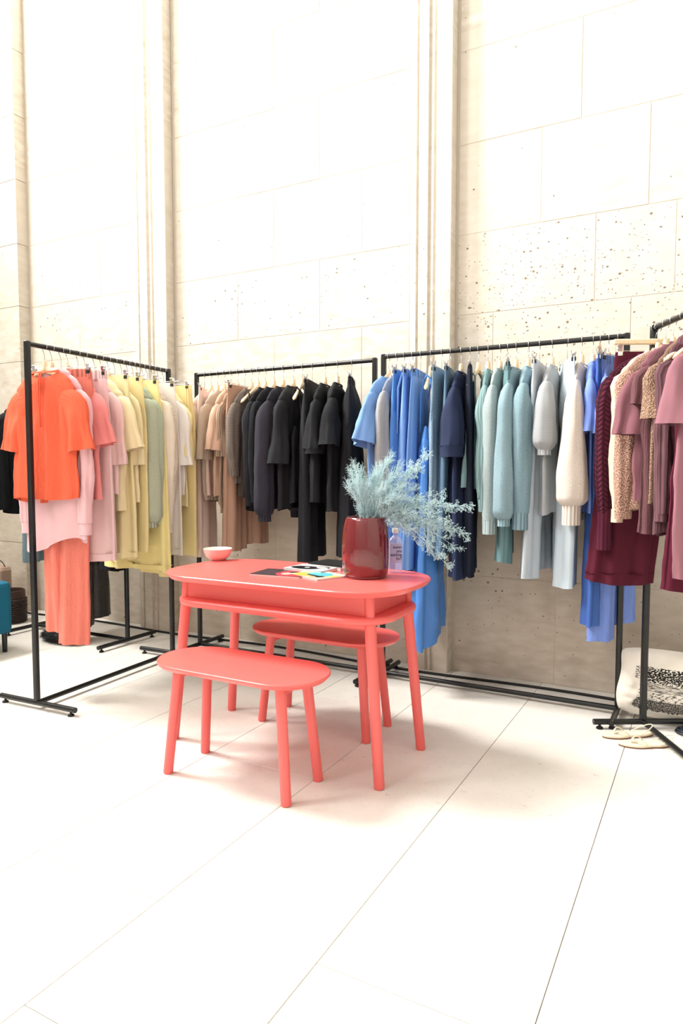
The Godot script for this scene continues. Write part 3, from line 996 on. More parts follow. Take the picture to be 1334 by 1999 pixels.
func printed(called: String, w: int, h: int, base: Color, blobs: Array) -> StandardMaterial3D:
	var im := Image.create(w, h, false, Image.FORMAT_RGB8)
	im.fill(base)
	for q in blobs:
		# [x, y, rx, ry, colour] ellipses in fractions of the sheet
		for y in h:
			for x in w:
				var d := Vector2((float(x) / w - q[0]) / q[2], (float(y) / h - q[1]) / q[3])
				if d.length_squared() < 1.0:
					im.set_pixel(x, y, q[4])
	var m := paint(called, Color.WHITE, 0.35)
	m.albedo_texture = ImageTexture.create_from_image(im)
	return m


func booklet(called: String, label: String, category: String, x: float, y: float, z: float, turn: float, w: float, d: float, h: float, cover: Material, pages: Material) -> void:
	var t := thing(called, label, category, at(x, y, z, turn))
	var b := MB.new()
	b.box(Vector3(0, h / 2, 0), Vector3(w - 0.003, h - 0.001, d - 0.003), 0.0005)
	part("pages", b.mesh(), pages, t)
	b = MB.new()
	var y1 := h - 0.0004
	var rows := []
	for k in 3:
		rows.append(PackedVector3Array([Vector3(-w / 2, y1 + 0.0008, -d / 2 + d * k / 2), Vector3(w / 2, y1 + 0.0008, -d / 2 + d * k / 2)]))
	b.grid([rows[2], rows[1], rows[0]], false)
	b.grid([PackedVector3Array([Vector3(w / 2, y1, -d / 2), Vector3(-w / 2, y1, -d / 2)]), PackedVector3Array([Vector3(w / 2, y1, d / 2), Vector3(-w / 2, y1, d / 2)])], false)
	part("cover", b.mesh(), cover, t)


func reading_matter() -> void:
	var paper := paint("paper", Color(0.9, 0.88, 0.87), 0.7)
	var y := 0.752
	var ink := Color(0.05, 0.05, 0.08)
	var c1 := printed("fashion_cover", 128, 96, Color(0.24, 0.2, 0.22), [[0.75, 0.45, 0.34, 0.5, Color(0.72, 0.24, 0.3)], [0.62, 0.35, 0.1, 0.16, Color(0.86, 0.68, 0.6)], [0.86, 0.7, 0.12, 0.2, Color(0.9, 0.82, 0.8)], [0.3, 0.5, 0.16, 0.1, Color(0.3, 0.22, 0.25)], [0.7, 0.62, 0.12, 0.1, ink]])
	booklet("magazine", "magazine with dark and red cover photo, leftmost on the table", "magazine", -1.605, y, -2.437, 6, 0.235, 0.17, 0.006, c1, paper)
	var c2 := printed("painted_cover", 128, 96, Color(0.86, 0.8, 0.74), [[0.3, 0.3, 0.34, 0.3, Color(0.8, 0.66, 0.32)], [0.7, 0.36, 0.2, 0.3, Color(0.75, 0.6, 0.45)], [0.5, 0.55, 0.32, 0.3, Color(0.32, 0.66, 0.72)], [0.55, 0.3, 0.25, 0.06, ink], [0.75, 0.3, 0.08, 0.12, ink], [0.9, 0.6, 0.1, 0.2, Color(0.85, 0.72, 0.4)]])
	booklet("magazine", "magazine with turquoise and ochre painted cover beside the red vase", "magazine", -1.44, y, -2.455, -24, 0.2, 0.16, 0.007, c2, paper)
	var c3 := printed("catalogue_cover", 128, 96, Color(0.9, 0.88, 0.88), [[0.38, 0.4, 0.36, 0.3, ink], [0.72, 0.6, 0.2, 0.2, ink], [0.72, 0.6, 0.14, 0.12, Color(0.88, 0.86, 0.86)], [0.4, 0.45, 0.06, 0.08, Color(0.9, 0.9, 0.9)]])
	booklet("catalogue", "white catalogue with black lettered cover in front of the black notebook", "book", -1.545, y, -2.575, -4, 0.2, 0.15, 0.014, c3, paper)
	booklet("notebook", "white paper pad lying under the black notebook", "notebook", -1.512, y, -2.69, -6, 0.2, 0.14, 0.016, paper, paper)
	booklet("notebook", "black covered notebook lying on a white pad on the table", "notebook", -1.5, y + 0.017, -2.7, -10, 0.2, 0.145, 0.007, paint("black_cover", Color(0.05, 0.055, 0.06), 0.45), paint("black_edge", Color(0.07, 0.07, 0.08), 0.6))


func bottle() -> void:
	var t := thing("water_bottle", "clear plastic water bottle with white cap and black slogan behind the vase", "bottle", at(-1.2, 0.752, -2.7, 28.5))
	var glass := paint("clear_plastic", Color(0.9, 0.88, 0.97, 0.22), 0.06)
	glass.transparency = BaseMaterial3D.TRANSPARENCY_ALPHA
	var b := MB.new()
	var rows := []
	for e in [[0.009, 0.172], [0.0095, 0.166], [0.011, 0.16], [0.019, 0.153], [0.026, 0.145], [0.0285, 0.136], [0.0285, 0.06], [0.027, 0.05], [0.0285, 0.04], [0.0285, 0.006], [0.026, 0.001]]:
		rows.append(rounded(e[0], e[0] * 0.8, minf(e[0] * 0.5, 0.011), e[1], 4))
	b.grid(rows, true)
	b.cap(rows[-1], false)
	part("body", b.mesh(), glass, t)
	b = MB.new()
	var wr := []
	for e in [[0.0, 0.128], [0.0272, 0.128], [0.0272, 0.062], [0.0258, 0.05], [0.0272, 0.038], [0.0272, 0.008], [0.0, 0.004]]:
		wr.append(rounded(maxf(e[0], 0.001), maxf(e[0], 0.001) * 0.79, maxf(minf(e[0] * 0.5, 0.01), 0.0005), e[1], 4))
	b.grid(wr, true)
	var water := paint("bottled_water", Color(0.9, 0.9, 1.0, 0.12), 0.03)
	water.transparency = BaseMaterial3D.TRANSPARENCY_ALPHA
	part("water", b.mesh(), water, t)
	b = MB.new()
	b.lathe([Vector2(0, 0.192), Vector2(0.0125, 0.192), Vector2(0.0135, 0.19), Vector2(0.0135, 0.172), Vector2(0.0, 0.172)], 24, 0.02, 12)
	part("cap", b.mesh(), mats["white_plastic"], t)
	b = MB.new()
	var lab := []
	for e in [0.126, 0.045]:
		lab.append(rounded(0.0289, 0.0233, 0.011, e, 4))
	b.grid(lab, true)
	var film := paint("lilac_label_film", Color(0.78, 0.76, 0.9, 0.55), 0.3)
	film.transparency = BaseMaterial3D.TRANSPARENCY_ALPHA
	part("label_film", b.mesh(), film, t)
	var font := SystemFont.new()
	font.font_names = PackedStringArray(["Droid Sans"])
	font.font_weight = 700
	var k := 0
	for line in ["water", "you", "waiting", "for?"]:
		var tm := TextMesh.new()
		tm.text = line
		tm.font = font
		tm.font_size = 32
		tm.pixel_size = 0.00052
		tm.depth = 0.0003
		tm.horizontal_alignment = HORIZONTAL_ALIGNMENT_RIGHT
		part("lettering", tm, mats["black_print"], t, Transform3D(Basis.from_scale(Vector3(0.82, 1, 1)), Vector3(0.0265, 0.1125 - 0.0165 * k, 0.0236)))
		k += 1


func small_things() -> void:
	# paper cup half hidden behind the vase
	var t := thing("cup", "small white cup just left of the vase", "cup", at(-1.4, 0.752, -2.66))
	var b := MB.new()
	b.lathe([Vector2(0.0, 0.006), Vector2(0.017, 0.006), Vector2(0.021, 0.05), Vector2(0.0225, 0.05), Vector2(0.0185, 0.002), Vector2(0.0175, 0.0), Vector2(0, 0)], 32)
	part("body", b.mesh(), mats["white_plastic"], t)
	tote()
	sandal("cream thong sandal with a thin tied strap, toe against the rack foot", -0.308, -3.265, 33.0, 1.0)
	sandal("cream thong sandal with a thin tied strap, nearer the aisle", -0.222, -3.185, 27.0, -1.0)
	# cable at the foot of the wall
	t = thing("floor_cable", "black cable lying along the foot of the stone wall", "cable")
	var path := []
	for k in 60:
		var u := k / 59.0
		path.append(Vector3(lerpf(-5.6, 0.9, u), 0.008, -3.745 + 0.025 * sin(u * 23.0) + 0.02 * sin(u * 9.0 + 1.0) + 0.0))
	b = MB.new()
	b.tube(path, [0.0075], 8)
	part("cord", b.mesh(), mats["black_rubber"], t)
	t = thing("coiled_cable", "dark blue coiled cable behind the sandals under the right rack", "cable", at(-0.02, 0, -3.42))
	path = []
	for k in 70:
		var a := k * 0.27
		path.append(Vector3(cos(a) * (0.09 + 0.012 * sin(a * 0.7)), 0.009 + 0.0075 * int(a / TAU), sin(a) * (0.05 + 0.01 * cos(a * 0.5))))
	b = MB.new()
	b.tube(path, [0.005], 8)
	part("cord", b.mesh(), paint("navy_cord", Color(0.06, 0.1, 0.16), 0.5), t)
	# things at the left edge
	t = thing("armchair", "teal upholstered armchair with black legs at the left edge", "armchair", at(-4.35, 0, -2.62))
	b = MB.new()
	slab(b, 0.33, 0.28, 0.05, [[0.03, 0.465], [0.008, 0.455], [0.0, 0.435], [0.0, 0.16], [0.01, 0.13], [0.03, 0.125]], 6)
	part("seat", b.mesh(), mats["teal_felt"], t)
	b = MB.new()
	b.box(Vector3(-0.29, 0.55, 0), Vector3(0.12, 0.5, 0.56), 0.04)
	part("backrest", b.mesh(), mats["teal_felt"], t)
	for sx in [-1.0, 1.0]:
		for sz in [-1.0, 1.0]:
			b = MB.new()
			b.tube([Vector3(sx * 0.29, 0.14, sz * 0.23), Vector3(sx * 0.29, 0.0, sz * 0.23)], [0.018, 0.015], 12)
			part("leg", b.mesh(), mats["black_steel"], t)
	t = thing("handbag", "small beige handbag with thin dark strap beyond the armchair", "handbag", at(-5.1, 0.0, -3.52))
	b = MB.new()
	slab(b, 0.14, 0.06, 0.04, [[0.035, 0.42], [0.012, 0.41], [0.0, 0.385], [0.0, 0.02], [0.01, 0.002], [0.03, 0.0]], 6)
	part("body", b.mesh(), paint("beige_leather", Color(0.66, 0.56, 0.5), 0.5), t)
	b = MB.new()
	path = []
	for k in 13:
		var a := PI * k / 12.0
		path.append(Vector3(cos(a) * 0.12, 0.4 + sin(a) * 0.07, 0.0))
	b.tube(path, [0.004], 8)
	part("strap", b.mesh(), mats["black_rubber"], t)
	t = thing("basket", "dark brown woven basket with smooth rim on the floor by the wall", "basket", at(-4.83, 0, -3.44))
	b = MB.new()
	b.lathe([Vector2(0.0, 0.02), Vector2(0.118, 0.02), Vector2(0.105, 0.25), Vector2(0.112, 0.255), Vector2(0.116, 0.25), Vector2(0.119, 0.19)], 40)
	part("rim", b.mesh(), paint("brown_band", Color(0.25, 0.16, 0.13), 0.6), t)
	var wm := paint("brown_cane", Color(0.2, 0.15, 0.13), 0.6)
	for ring in 12:
		b = MB.new()
		path = []
		for k in 61:
			var a := TAU * k / 60.0
			var rr := 0.118 + 0.004 * ring / 12.0 + 0.0045 * cos(15 * a + PI * (ring % 2))
			path.append(Vector3(cos(a) * rr, 0.01 + 0.0155 * ring, sin(a) * rr))
		b.tube(path, [0.0075], 6, false)
		part("woven_strand", b.mesh(), wm, t)
	t = thing("wall_cable", "thin dark cable hanging down the wall behind the left rack", "cable")
	b = MB.new()
	b.tube([Vector3(-4.3, 0.62, -3.77), Vector3(-4.42, 0.46, -3.755), Vector3(-4.54, 0.33, -3.74), Vector3(-4.62, 0.26, -3.72), Vector3(-4.68, 0.12, -3.7), Vector3(-4.7, 0.006, -3.68)], [0.005], 8)
	part("cord", b.mesh(), mats["black_rubber"], t)


func letter_strokes(im: Image, text: String, x: float, y: float, w: float, h: float, gap: float) -> void:
	# written upwards along the left edge of the print: the text's own right is the sheet's up
	var shapes := {"M": [[0, 0, 0, 1], [0, 1, 0.5, 0.4], [0.5, 0.4, 1, 1], [1, 1, 1, 0]], "A": [[0, 0, 0.5, 1], [0.5, 1, 1, 0], [0.22, 0.4, 0.78, 0.4]], "S": [[1, 0.9, 0.3, 1], [0.3, 1, 0.05, 0.75], [0.05, 0.75, 0.95, 0.3], [0.95, 0.3, 0.6, 0], [0.6, 0, 0, 0.1]], "K": [[0, 0, 0, 1], [0, 0.4, 1, 1], [0.35, 0.6, 1, 0]]}
	var along := y
	for ch in text:
		for s in shapes[ch]:
			for k in 41:
				var u := k / 40.0
				var a: float = lerpf(s[0], s[2], u)
				var c: float = lerpf(s[1], s[3], u)
				var px := x + (1.0 - c) * h
				var py := along - a * w
				for dx in 2:
					for dy in 2:
						im.set_pixel(clampi(int(px) + dx, 0, im.get_width() - 1), clampi(int(py) + dy, 0, im.get_height() - 1), Color(0.1, 0.1, 0.1))
		along -= w + gap


func tote() -> void:
	var t := thing("tote_bag", "white canvas bag with black brush print behind the right rack", "bag", Transform3D(Basis(Vector3.UP, deg_to_rad(14)) * Basis(Vector3.BACK, deg_to_rad(-4)), Vector3(-0.115, 0.172, -3.56)))
	var w := 512
	var h := 384
	var im := Image.create(w, h, false, Image.FORMAT_RGB8)
	var nz := loop_noise(0.06, 40, 3)
	var nf := loop_noise(0.16, 41, 2)
	for y in h:
		for x in w:
			var c := Color(0.91, 0.89, 0.85)
			var u := float(x) / w
			var v := float(y) / h
			var edge := 0.165 + 0.012 * nf.get_noise_2d(3.0, y) - 0.05 * smoothstep(0.6, 0.85, v)
			if u > edge and v > 0.22 and v < 0.86:
				var dark := 0.0
				if v < 0.44:
					dark = 1.0 if nz.get_noise_2d(x * 1.3, y * 1.6) + 0.25 - absf(v - 0.33) * 2.0 > 0.0 and v < 0.43 + 0.03 * nf.get_noise_2d(x, 0) else 0.0
				elif v < 0.56:
					dark = 1.0 if sin(v * 300.0 + 2.0 * nf.get_noise_2d(x * 0.15, y)) + 0.9 * nf.get_noise_2d(x * 0.06, y * 2.0) > 0.35 else 0.0
				elif v < 0.68:
					dark = 1.0 if nz.get_noise_2d(x * 0.7 + y, y * 1.8) > 0.24 else 0.0
				else:
					dark = 1.0 if nf.get_noise_2d(x * 1.3, y * 1.3) + 0.22 > 0.0 and v < 0.84 + 0.03 * nz.get_noise_2d(x, 9.0) else 0.0
				if dark > 0.5:
					c = Color(0.1, 0.1, 0.1)
			im.set_pixel(x, y, c)
	letter_strokes(im, "MASKA", 58.0, 152.0, 10.0, 16.0, 4.0)
	for y in range(86, 154):
		im.set_pixel(79, y, Color(0.2, 0.2, 0.2))
	var m := paint("printed_canvas", Color.WHITE, 0.9)
	m.albedo_texture = ImageTexture.create_from_image(im)
	var plain := paint("plain_canvas", Color(0.91, 0.89, 0.85), 0.9)
	for face in [1.0, -1.0]:
		var rows := []
		for i in 33:
			var row := PackedVector3Array()
			for j in 45:
				var x := -1.0 + 2.0 * j / 44.0
				var y := 1.0 - 2.0 * i / 32.0
				var puff := pow(maxf((1.0 - pow(absf(x), 3.2)) * (1.0 - pow(absf(y), 2.6)), 0.0), 0.55)
				var pinch := (1.0 - 0.05 * (1.0 - y * y) * x * x) * (1.0 - 0.07 * pow(absf(y), 4.0))
				var wr := wrinkle_noise.get_noise_3d(x * 5.0, y * 4.0, face * 3.0) * 0.016 * (0.4 + absf(x))
				row.append(Vector3((x * pinch + 0.02 * sin(y * 4.0) * absf(x)) * 0.28, (y * (1.0 - 0.06 * x * x - 0.08 * pow(absf(x), 6.0)) - 0.03 * (x + 0.3) * (1.0 if y > 0 else 0.2)) * 0.168, face * (puff * 0.085 + wr * puff)))
			rows.append(row)
		var b := MB.new()
		b.grid(rows, false)
		if face > 0:
			# around runs to +x, along runs down: that faces away, so turn it
			for k in b.n.size():
				b.n[k] = -b.n[k]
			for k in range(0, b.idx.size(), 3):
				var q := b.idx[k + 1]
				b.idx[k + 1] = b.idx[k + 2]
				b.idx[k + 2] = q
		part("printed_side" if face > 0 else "back_side", b.mesh(), m if face > 0 else plain, t)


func sandal(label: String, x: float, z: float, turn: float, side: float) -> void:
	var t := thing("sandal", label, "sandal", at(x, 0, z, turn), "pair of cream sandals")
	var leather := paint("cream_leather", Color(0.9, 0.85, 0.75), 0.55)
	var outline := []
	# heel at +x, toe at -x
	for k in 36:
		var a := TAU * k / 36
		var u := cos(a)
		var half := lerpf(0.026, 0.036, smoothstep(0.9, -0.5, u)) - 0.008 * exp(-pow((u - 0.1) / 0.35, 2))
		outline.append(Vector2(u * 0.118, sin(a) * half * (1.15 if absf(sin(a)) > 0.4 else 1.05) + 0.006 * side * u * u))
	for layer in [["sole", 0.0, 0.006, 0.0, paint("tan_sole", Color(0.45, 0.3, 0.22), 0.7)], ["footbed", 0.006, 0.014, 0.0, leather]]:
		var rows := []
		for e in [[0.93, layer[2] + 0.0006], [0.99, layer[2]], [1.0, layer[2] - 0.002], [1.0, layer[1] + 0.001], [0.985, layer[1]]]:
			var ring := PackedVector3Array()
			for p in outline:
				ring.append(Vector3(p.x * e[0], e[1] + 0.004 * smoothstep(0.4, 1.0, p.x / 0.118) , p.y * e[0]))
			rows.append(ring)
		var b := MB.new()
		b.grid(rows, true)
		b.cap(rows[0], true)
		b.cap(rows[-1], false)
		part(layer[0], b.mesh(), layer[4], t)
	for s in [-1.0, 1.0]:
		var b := MB.new()
		var path := []
		var a := Vector3(-0.07, 0.013, 0.004 * side)
		var m := Vector3(-0.04, 0.055, s * 0.03)
		var e := Vector3(0.0, 0.01, s * 0.036)
		for k in 9:
			var u := k / 8.0
			path.append(a * (1 - u) * (1 - u) + m * 2 * u * (1 - u) + e * u * u)
		b.tube(path, [0.0028], 8)
		part("strap", b.mesh(), leather, t)
	var b := MB.new()
	b.tube([Vector3(-0.068, 0.013, 0.0), Vector3(-0.067, 0.022, 0.002), Vector3(-0.058, 0.031, 0.0), Vector3(-0.05, 0.026, -0.002)], [0.004, 0.0055, 0.006, 0.003], 8)
	part("knot", b.mesh(), leather, t)
	b = MB.new()
	var loop := []
	for k in 15:
		var q := PI * (k / 14.0 - 0.5)
		loop.append(Vector3(0.04 + cos(q) * 0.075, 0.014 + 0.035 * cos(q), sin(q) * 0.032))
	b.tube(loop, [0.0025], 8)
	part("heel_strap", b.mesh(), leather, t)


# ---------------------------------------------------------------- what hangs where
func clothes_left() -> void:
	# from the aisle end towards the wall; own x points to the right, own z to the aisle
	bottoms("trousers", "trousers", 1, -2.51, "f68c7c", "crinkle", "coral crinkled trousers", "long coral crinkled trousers with gathered waist behind the orange blouse", {"elastic": 1, "len": 1.55, "leg": 0.075, "ankle": 0.08, "depth": 0.032, "fold": 0.013, "k": 3, "waist": 0.165, "stance": 0.05, "apart": 0.03, "yaw": 14, "uneven": 0.05, "twist": 0.2})
	top("blouse", "blouse", 1, -2.405, "f66c4e", "crinkle", "orange gauze blouse", "orange gauze blouse with wide short sleeves, nearest on the left rack", {"len": 0.78, "sleeve": "kimono", "slen": 0.53, "sa": 0.07, "sb": 0.032, "out": 0.06, "fold": 0.011, "k": 11, "hem": 0.185, "sw": 0.18, "chest": 0.185, "depth": 0.032, "yaw": 4, "collar": "band", "drop": 0.02, "neck": 0.085, "scoop": 0.03, "placket": 1, "wrinkle": 0.014})
	top("shirt", "shirt", 1, -2.45, "f0c4ca", "weave", "long pale pink shirt", "long pale pink shirt with rounded hem hanging behind the orange blouse", {"len": 1.0, "sleeve": "long", "slen": 0.9, "sa": 0.06, "sb": 0.034, "cuff": 0.06, "cuff_make": "weave", "hem": 0.2, "fold": 0.01, "drop": 0.07, "collar": "shirt", "yaw": 6, "out": 0.035})
	top("t_shirt", "shirt", 1, -2.555, "f59796", "weave", "salmon pink tee", "salmon pink tee with wide pointed sleeve on the left rack", {"len": 0.78, "sleeve": "kimono", "slen": 0.5, "sa": 0.066, "sb": 0.032, "out": 0.08, "yaw": 3})
	bottoms("skirt", "skirt", 1, -2.625, "f3d0d2", "weave", "long pale pink skirt", "long pale pink skirt with gathered waist on the left rack", {"skirt": 1, "elastic": 1, "len": 1.12, "hem": 0.23, "fold": 0.012, "waist": 0.19, "hem_line": 1, "yaw": 2})
	top("t_shirt", "shirt", 1, -2.675, "f3d0cf", "weave", "pale pink tee", "pale pink tee with folded short sleeve beside the pale pink skirt", {"len": 0.75, "sleeve": "kimono", "slen": 0.6, "sa": 0.055, "sb": 0.028, "out": 0.03})
	top("blouse", "blouse", 1, -2.745, "f7ebc0", "weave", "butter yellow blouse", "butter yellow blouse with elbow sleeves, nearest of the yellow clothes", {"len": 0.85, "sleeve": "kimono", "slen": 0.52, "sa": 0.07, "sb": 0.034, "out": 0.09, "yaw": 4})
	bottoms("skirt", "skirt", 1, -2.795, "f4e6b4", "weave", "butter yellow skirt", "butter yellow pleated skirt between the yellow blouses", {"skirt": 1, "len": 1.13, "hem": 0.22, "fold": 0.014, "waist": 0.185, "k": 9, "hem_line": 1})
	top("blouse", "blouse", 1, -2.85, "f6eabe", "weave", "long butter yellow tunic", "long butter yellow tunic with square hem beside the yellow skirt", {"len": 0.8, "sleeve": "short", "slen": 0.6, "sa": 0.07, "sb": 0.03, "out": 0.05})
	bottoms("trousers", "trousers", 1, -2.9, "f0e0a6", "weave", "straight yellow trousers", "straight yellow trousers next to the sage green sweaters", {"len": 1.1, "leg": 0.105, "ankle": 0.105, "depth": 0.026, "waist": 0.2, "hem_line": 1})
	top("sweater", "sweater", 1, -2.955, "c6ceb6", "fuzzy", "nearer sage green sweater", "sage green fine knit sweater, nearer of the two green ones", {"len": 0.8, "sleeve": "balloon", "balloon": 1.3, "slen": 0.93, "sa": 0.075, "sb": 0.045, "cuff": 0.03, "out": 0.03, "yaw": 3})
	top("sweater", "sweater", 1, -3.005, "bfccb4", "fuzzy", "farther sage green sweater", "sage green fine knit sweater, farther of the two green ones", {"len": 0.8, "sleeve": "long", "slen": 0.9, "sa": 0.065, "sb": 0.04, "cuff": 0.04, "out": 0.08})
	bottoms("skirt", "skirt", 1, -3.05, "f5e7a4", "weave", "lemon yellow long skirt", "lemon yellow long skirt reaching lowest on the left rack", {"skirt": 1, "len": 1.23, "hem": 0.27, "fold": 0.014, "waist": 0.19, "hem_line": 1, "drop": 0.03})
	top("blouse", "blouse", 1, -3.09, "f5ead8", "weave", "cream long sleeved blouse", "cream long sleeved blouse beside the sage green sweaters", {"len": 0.8, "sleeve": "long", "slen": 0.95, "sa": 0.085, "sb": 0.042, "cuff": 0.05, "cuff_make": "weave", "out": 0.04})
	top("sweater", "sweater", 1, -3.135, "f5e6d2", "chunky", "cream ribbed cardigan", "cream chunky ribbed cardigan in the pale group on the left rack", {"len": 0.8, "sleeve": "long", "slen": 0.82, "sa": 0.075, "sb": 0.04, "ribbed": 1, "out": 0.08})
	bottoms("skirt", "skirt", 1, -3.175, "f5eee4", "weave", "ivory straight skirt", "ivory straight skirt with stitched hem on the left rack", {"skirt": 1, "len": 1.15, "hem": 0.24, "fold": 0.008, "waist": 0.185, "hem_line": 1, "yaw": 6})
	top("t_shirt", "shirt", 1, -3.225, "f7f3ee", "weave", "white tee", "white tee with loose short sleeve on the left rack", {"len": 0.78, "sleeve": "short", "slen": 0.6, "sa": 0.07, "sb": 0.036, "out": 0.06})
	top("t_shirt", "shirt", 1, -3.275, "f2e4b0", "weave", "yellow rolled sleeve tee", "yellow tee with rolled sleeve near the far end of the left rack", {"len": 0.85, "sleeve": "kimono", "slen": 0.55, "sa": 0.052, "sb": 0.03, "out": 0.03, "cuff": 0.035, "cuff_make": "weave"})
	bottoms("trousers", "trousers", 1, -3.325, "eedca0", "weave", "wide yellow trousers", "wide yellow trousers, last on the left rack", {"len": 1.17, "leg": 0.12, "ankle": 0.125, "depth": 0.03, "waist": 0.2, "yaw": 4, "drawstring": 1})


func clothes_middle() -> void:
	bottoms("trousers", "trousers", 2, -3.0, "f0d8ce", "weave", "wide blush trousers", "wide blush pink trousers, first on the middle rack", {"len": 1.2, "leg": 0.115, "ankle": 0.13, "depth": 0.034, "fold": 0.008, "waist": 0.2, "yaw": 30, "twist": 0.0})
	top("t_shirt", "shirt", 2, -2.945, "f0d6cb", "weave", "blush pink tee", "blush pink tee with soft short sleeve on the middle rack", {"len": 0.74, "sleeve": "short", "slen": 0.5, "sa": 0.055, "sb": 0.042, "out": 0.01, "yaw": 4})
	top("vest_top", "vest", 2, -2.89, "e3c7bb", "weave", "rosy beige sleeveless top", "rosy beige sleeveless top with deep armhole on the middle rack", {"len": 0.79, "sleeve": "none", "sw": 0.17, "chest": 0.21, "depth": 0.04, "yaw": 16})
	top("sweater", "sweater", 2, -2.835, "d5c2ae", "knit", "oatmeal short sleeved knit", "oatmeal short sleeved knit between the beige tops", {"len": 0.78, "sleeve": "short", "slen": 0.57, "sa": 0.055, "sb": 0.036, "out": 0.02, "ribbed": 1})
	top("t_shirt", "shirt", 2, -2.78, "d2ae99", "weave", "tan tee", "tan tee with pointed wide sleeve on the middle rack", {"len": 0.8, "sleeve": "kimono", "slen": 0.52, "sa": 0.05, "sb": 0.046, "out": 0.015, "depth": 0.036, "yaw": 10})
	top("sweater", "sweater", 2, -2.725, "bda48f", "rib", "tan ribbed knit", "tan knit top with ribbed hem behind the tan tee", {"len": 0.84, "sleeve": "short", "slen": 0.55, "sa": 0.05, "sb": 0.034, "ribbed": 1, "out": 0.0, "yaw": 8})
	bottoms("trousers", "trousers", 2, -2.67, "bf9a85", "weave", "tan straight trousers", "tan straight trousers hanging beside the taupe knit", {"len": 1.14, "leg": 0.1, "ankle": 0.1, "depth": 0.03, "waist": 0.19, "yaw": 4})
	top("sweater", "sweater", 2, -2.615, "847a73", "chunky", "taupe grey cardigan", "taupe grey knit with ribbed cuff on the middle rack", {"len": 0.72, "sleeve": "long", "slen": 0.63, "sa": 0.055, "sb": 0.038, "cuff": 0.04, "out": 0.02})
	top("dress", "dress", 2, -2.565, "4d443f", "weave", "dark taupe strap dress", "dark taupe strap dress next to the taupe grey knit", {"len": 0.8, "sleeve": "strap", "sw": 0.17, "chest": 0.18, "hem": 0.19, "yaw": -3})
	top("sweater", "sweater", 2, -2.51, "23252b", "knit", "black fine knit sweater", "black fine knit sweater, first of the dark tops", {"len": 0.88, "sleeve": "long", "slen": 0.8, "sa": 0.06, "sb": 0.04, "cuff": 0.05, "out": 0.01, "yaw": 8})
	top("cardigan", "cardigan", 2, -2.445, "1f2228", "knit", "black thin cardigan", "black thin cardigan between the dark sweaters", {"len": 0.82, "sleeve": "long", "slen": 0.78, "sa": 0.05, "sb": 0.036, "cuff": 0.05, "out": 0.02})
	top("sweater", "sweater", 2, -2.375, "35343f", "fuzzy", "charcoal mohair sweater", "charcoal violet mohair sweater with gathered cuff on the middle rack", {"len": 0.86, "sleeve": "balloon", "balloon": 1.15, "slen": 0.9, "sa": 0.055, "sb": 0.05, "cuff": 0.04, "out": 0.04, "yaw": 4})
	top("blouse", "blouse", 2, -2.3, "2a2c31", "weave", "charcoal blouse", "charcoal blouse with wide elbow sleeve on the middle rack", {"len": 0.87, "sleeve": "kimono", "slen": 0.6, "sa": 0.045, "sb": 0.05, "out": 0.01, "depth": 0.04, "yaw": 8})
	top("camisole", "top", 2, -2.235, "1d1f24", "weave", "black camisole", "black camisole with thin straps on the middle rack", {"len": 0.82, "sleeve": "strap", "sw": 0.18, "yaw": 14, "depth": 0.035})
	bottoms("trousers", "trousers", 2, -2.165, "24262b", "weave", "black tailored trousers", "black tailored trousers hanging longest on the middle rack", {"len": 1.19, "leg": 0.1, "ankle": 0.095, "depth": 0.04, "waist": 0.19, "yaw": 18, "fold": 0.008})
	top("t_shirt", "shirt", 2, -2.075, "222428", "weave", "black rolled sleeve tee", "black tee with rolled sleeve between the black trousers", {"len": 0.82, "sleeve": "kimono", "slen": 0.52, "sa": 0.048, "sb": 0.045, "out": 0.012, "depth": 0.036, "yaw": 14, "cuff": 0.02, "cuff_make": "weave"})
	top("t_shirt", "shirt", 2, -1.99, "1f2125", "weave", "black boxy tee", "black boxy tee with pointed sleeve near the pleated trousers", {"len": 0.88, "sleeve": "kimono", "slen": 0.5, "sa": 0.05, "sb": 0.045, "out": 0.014, "depth": 0.04, "yaw": 18})
	bottoms("trousers", "trousers", 2, -1.895, "1b1d22", "weave", "black pleated trousers", "black pleated wide trousers, last on the middle rack", {"elastic": 1, "len": 1.13, "leg": 0.11, "ankle": 0.115, "depth": 0.05, "waist": 0.19, "yaw": 24, "fold": 0.012, "k": 7})


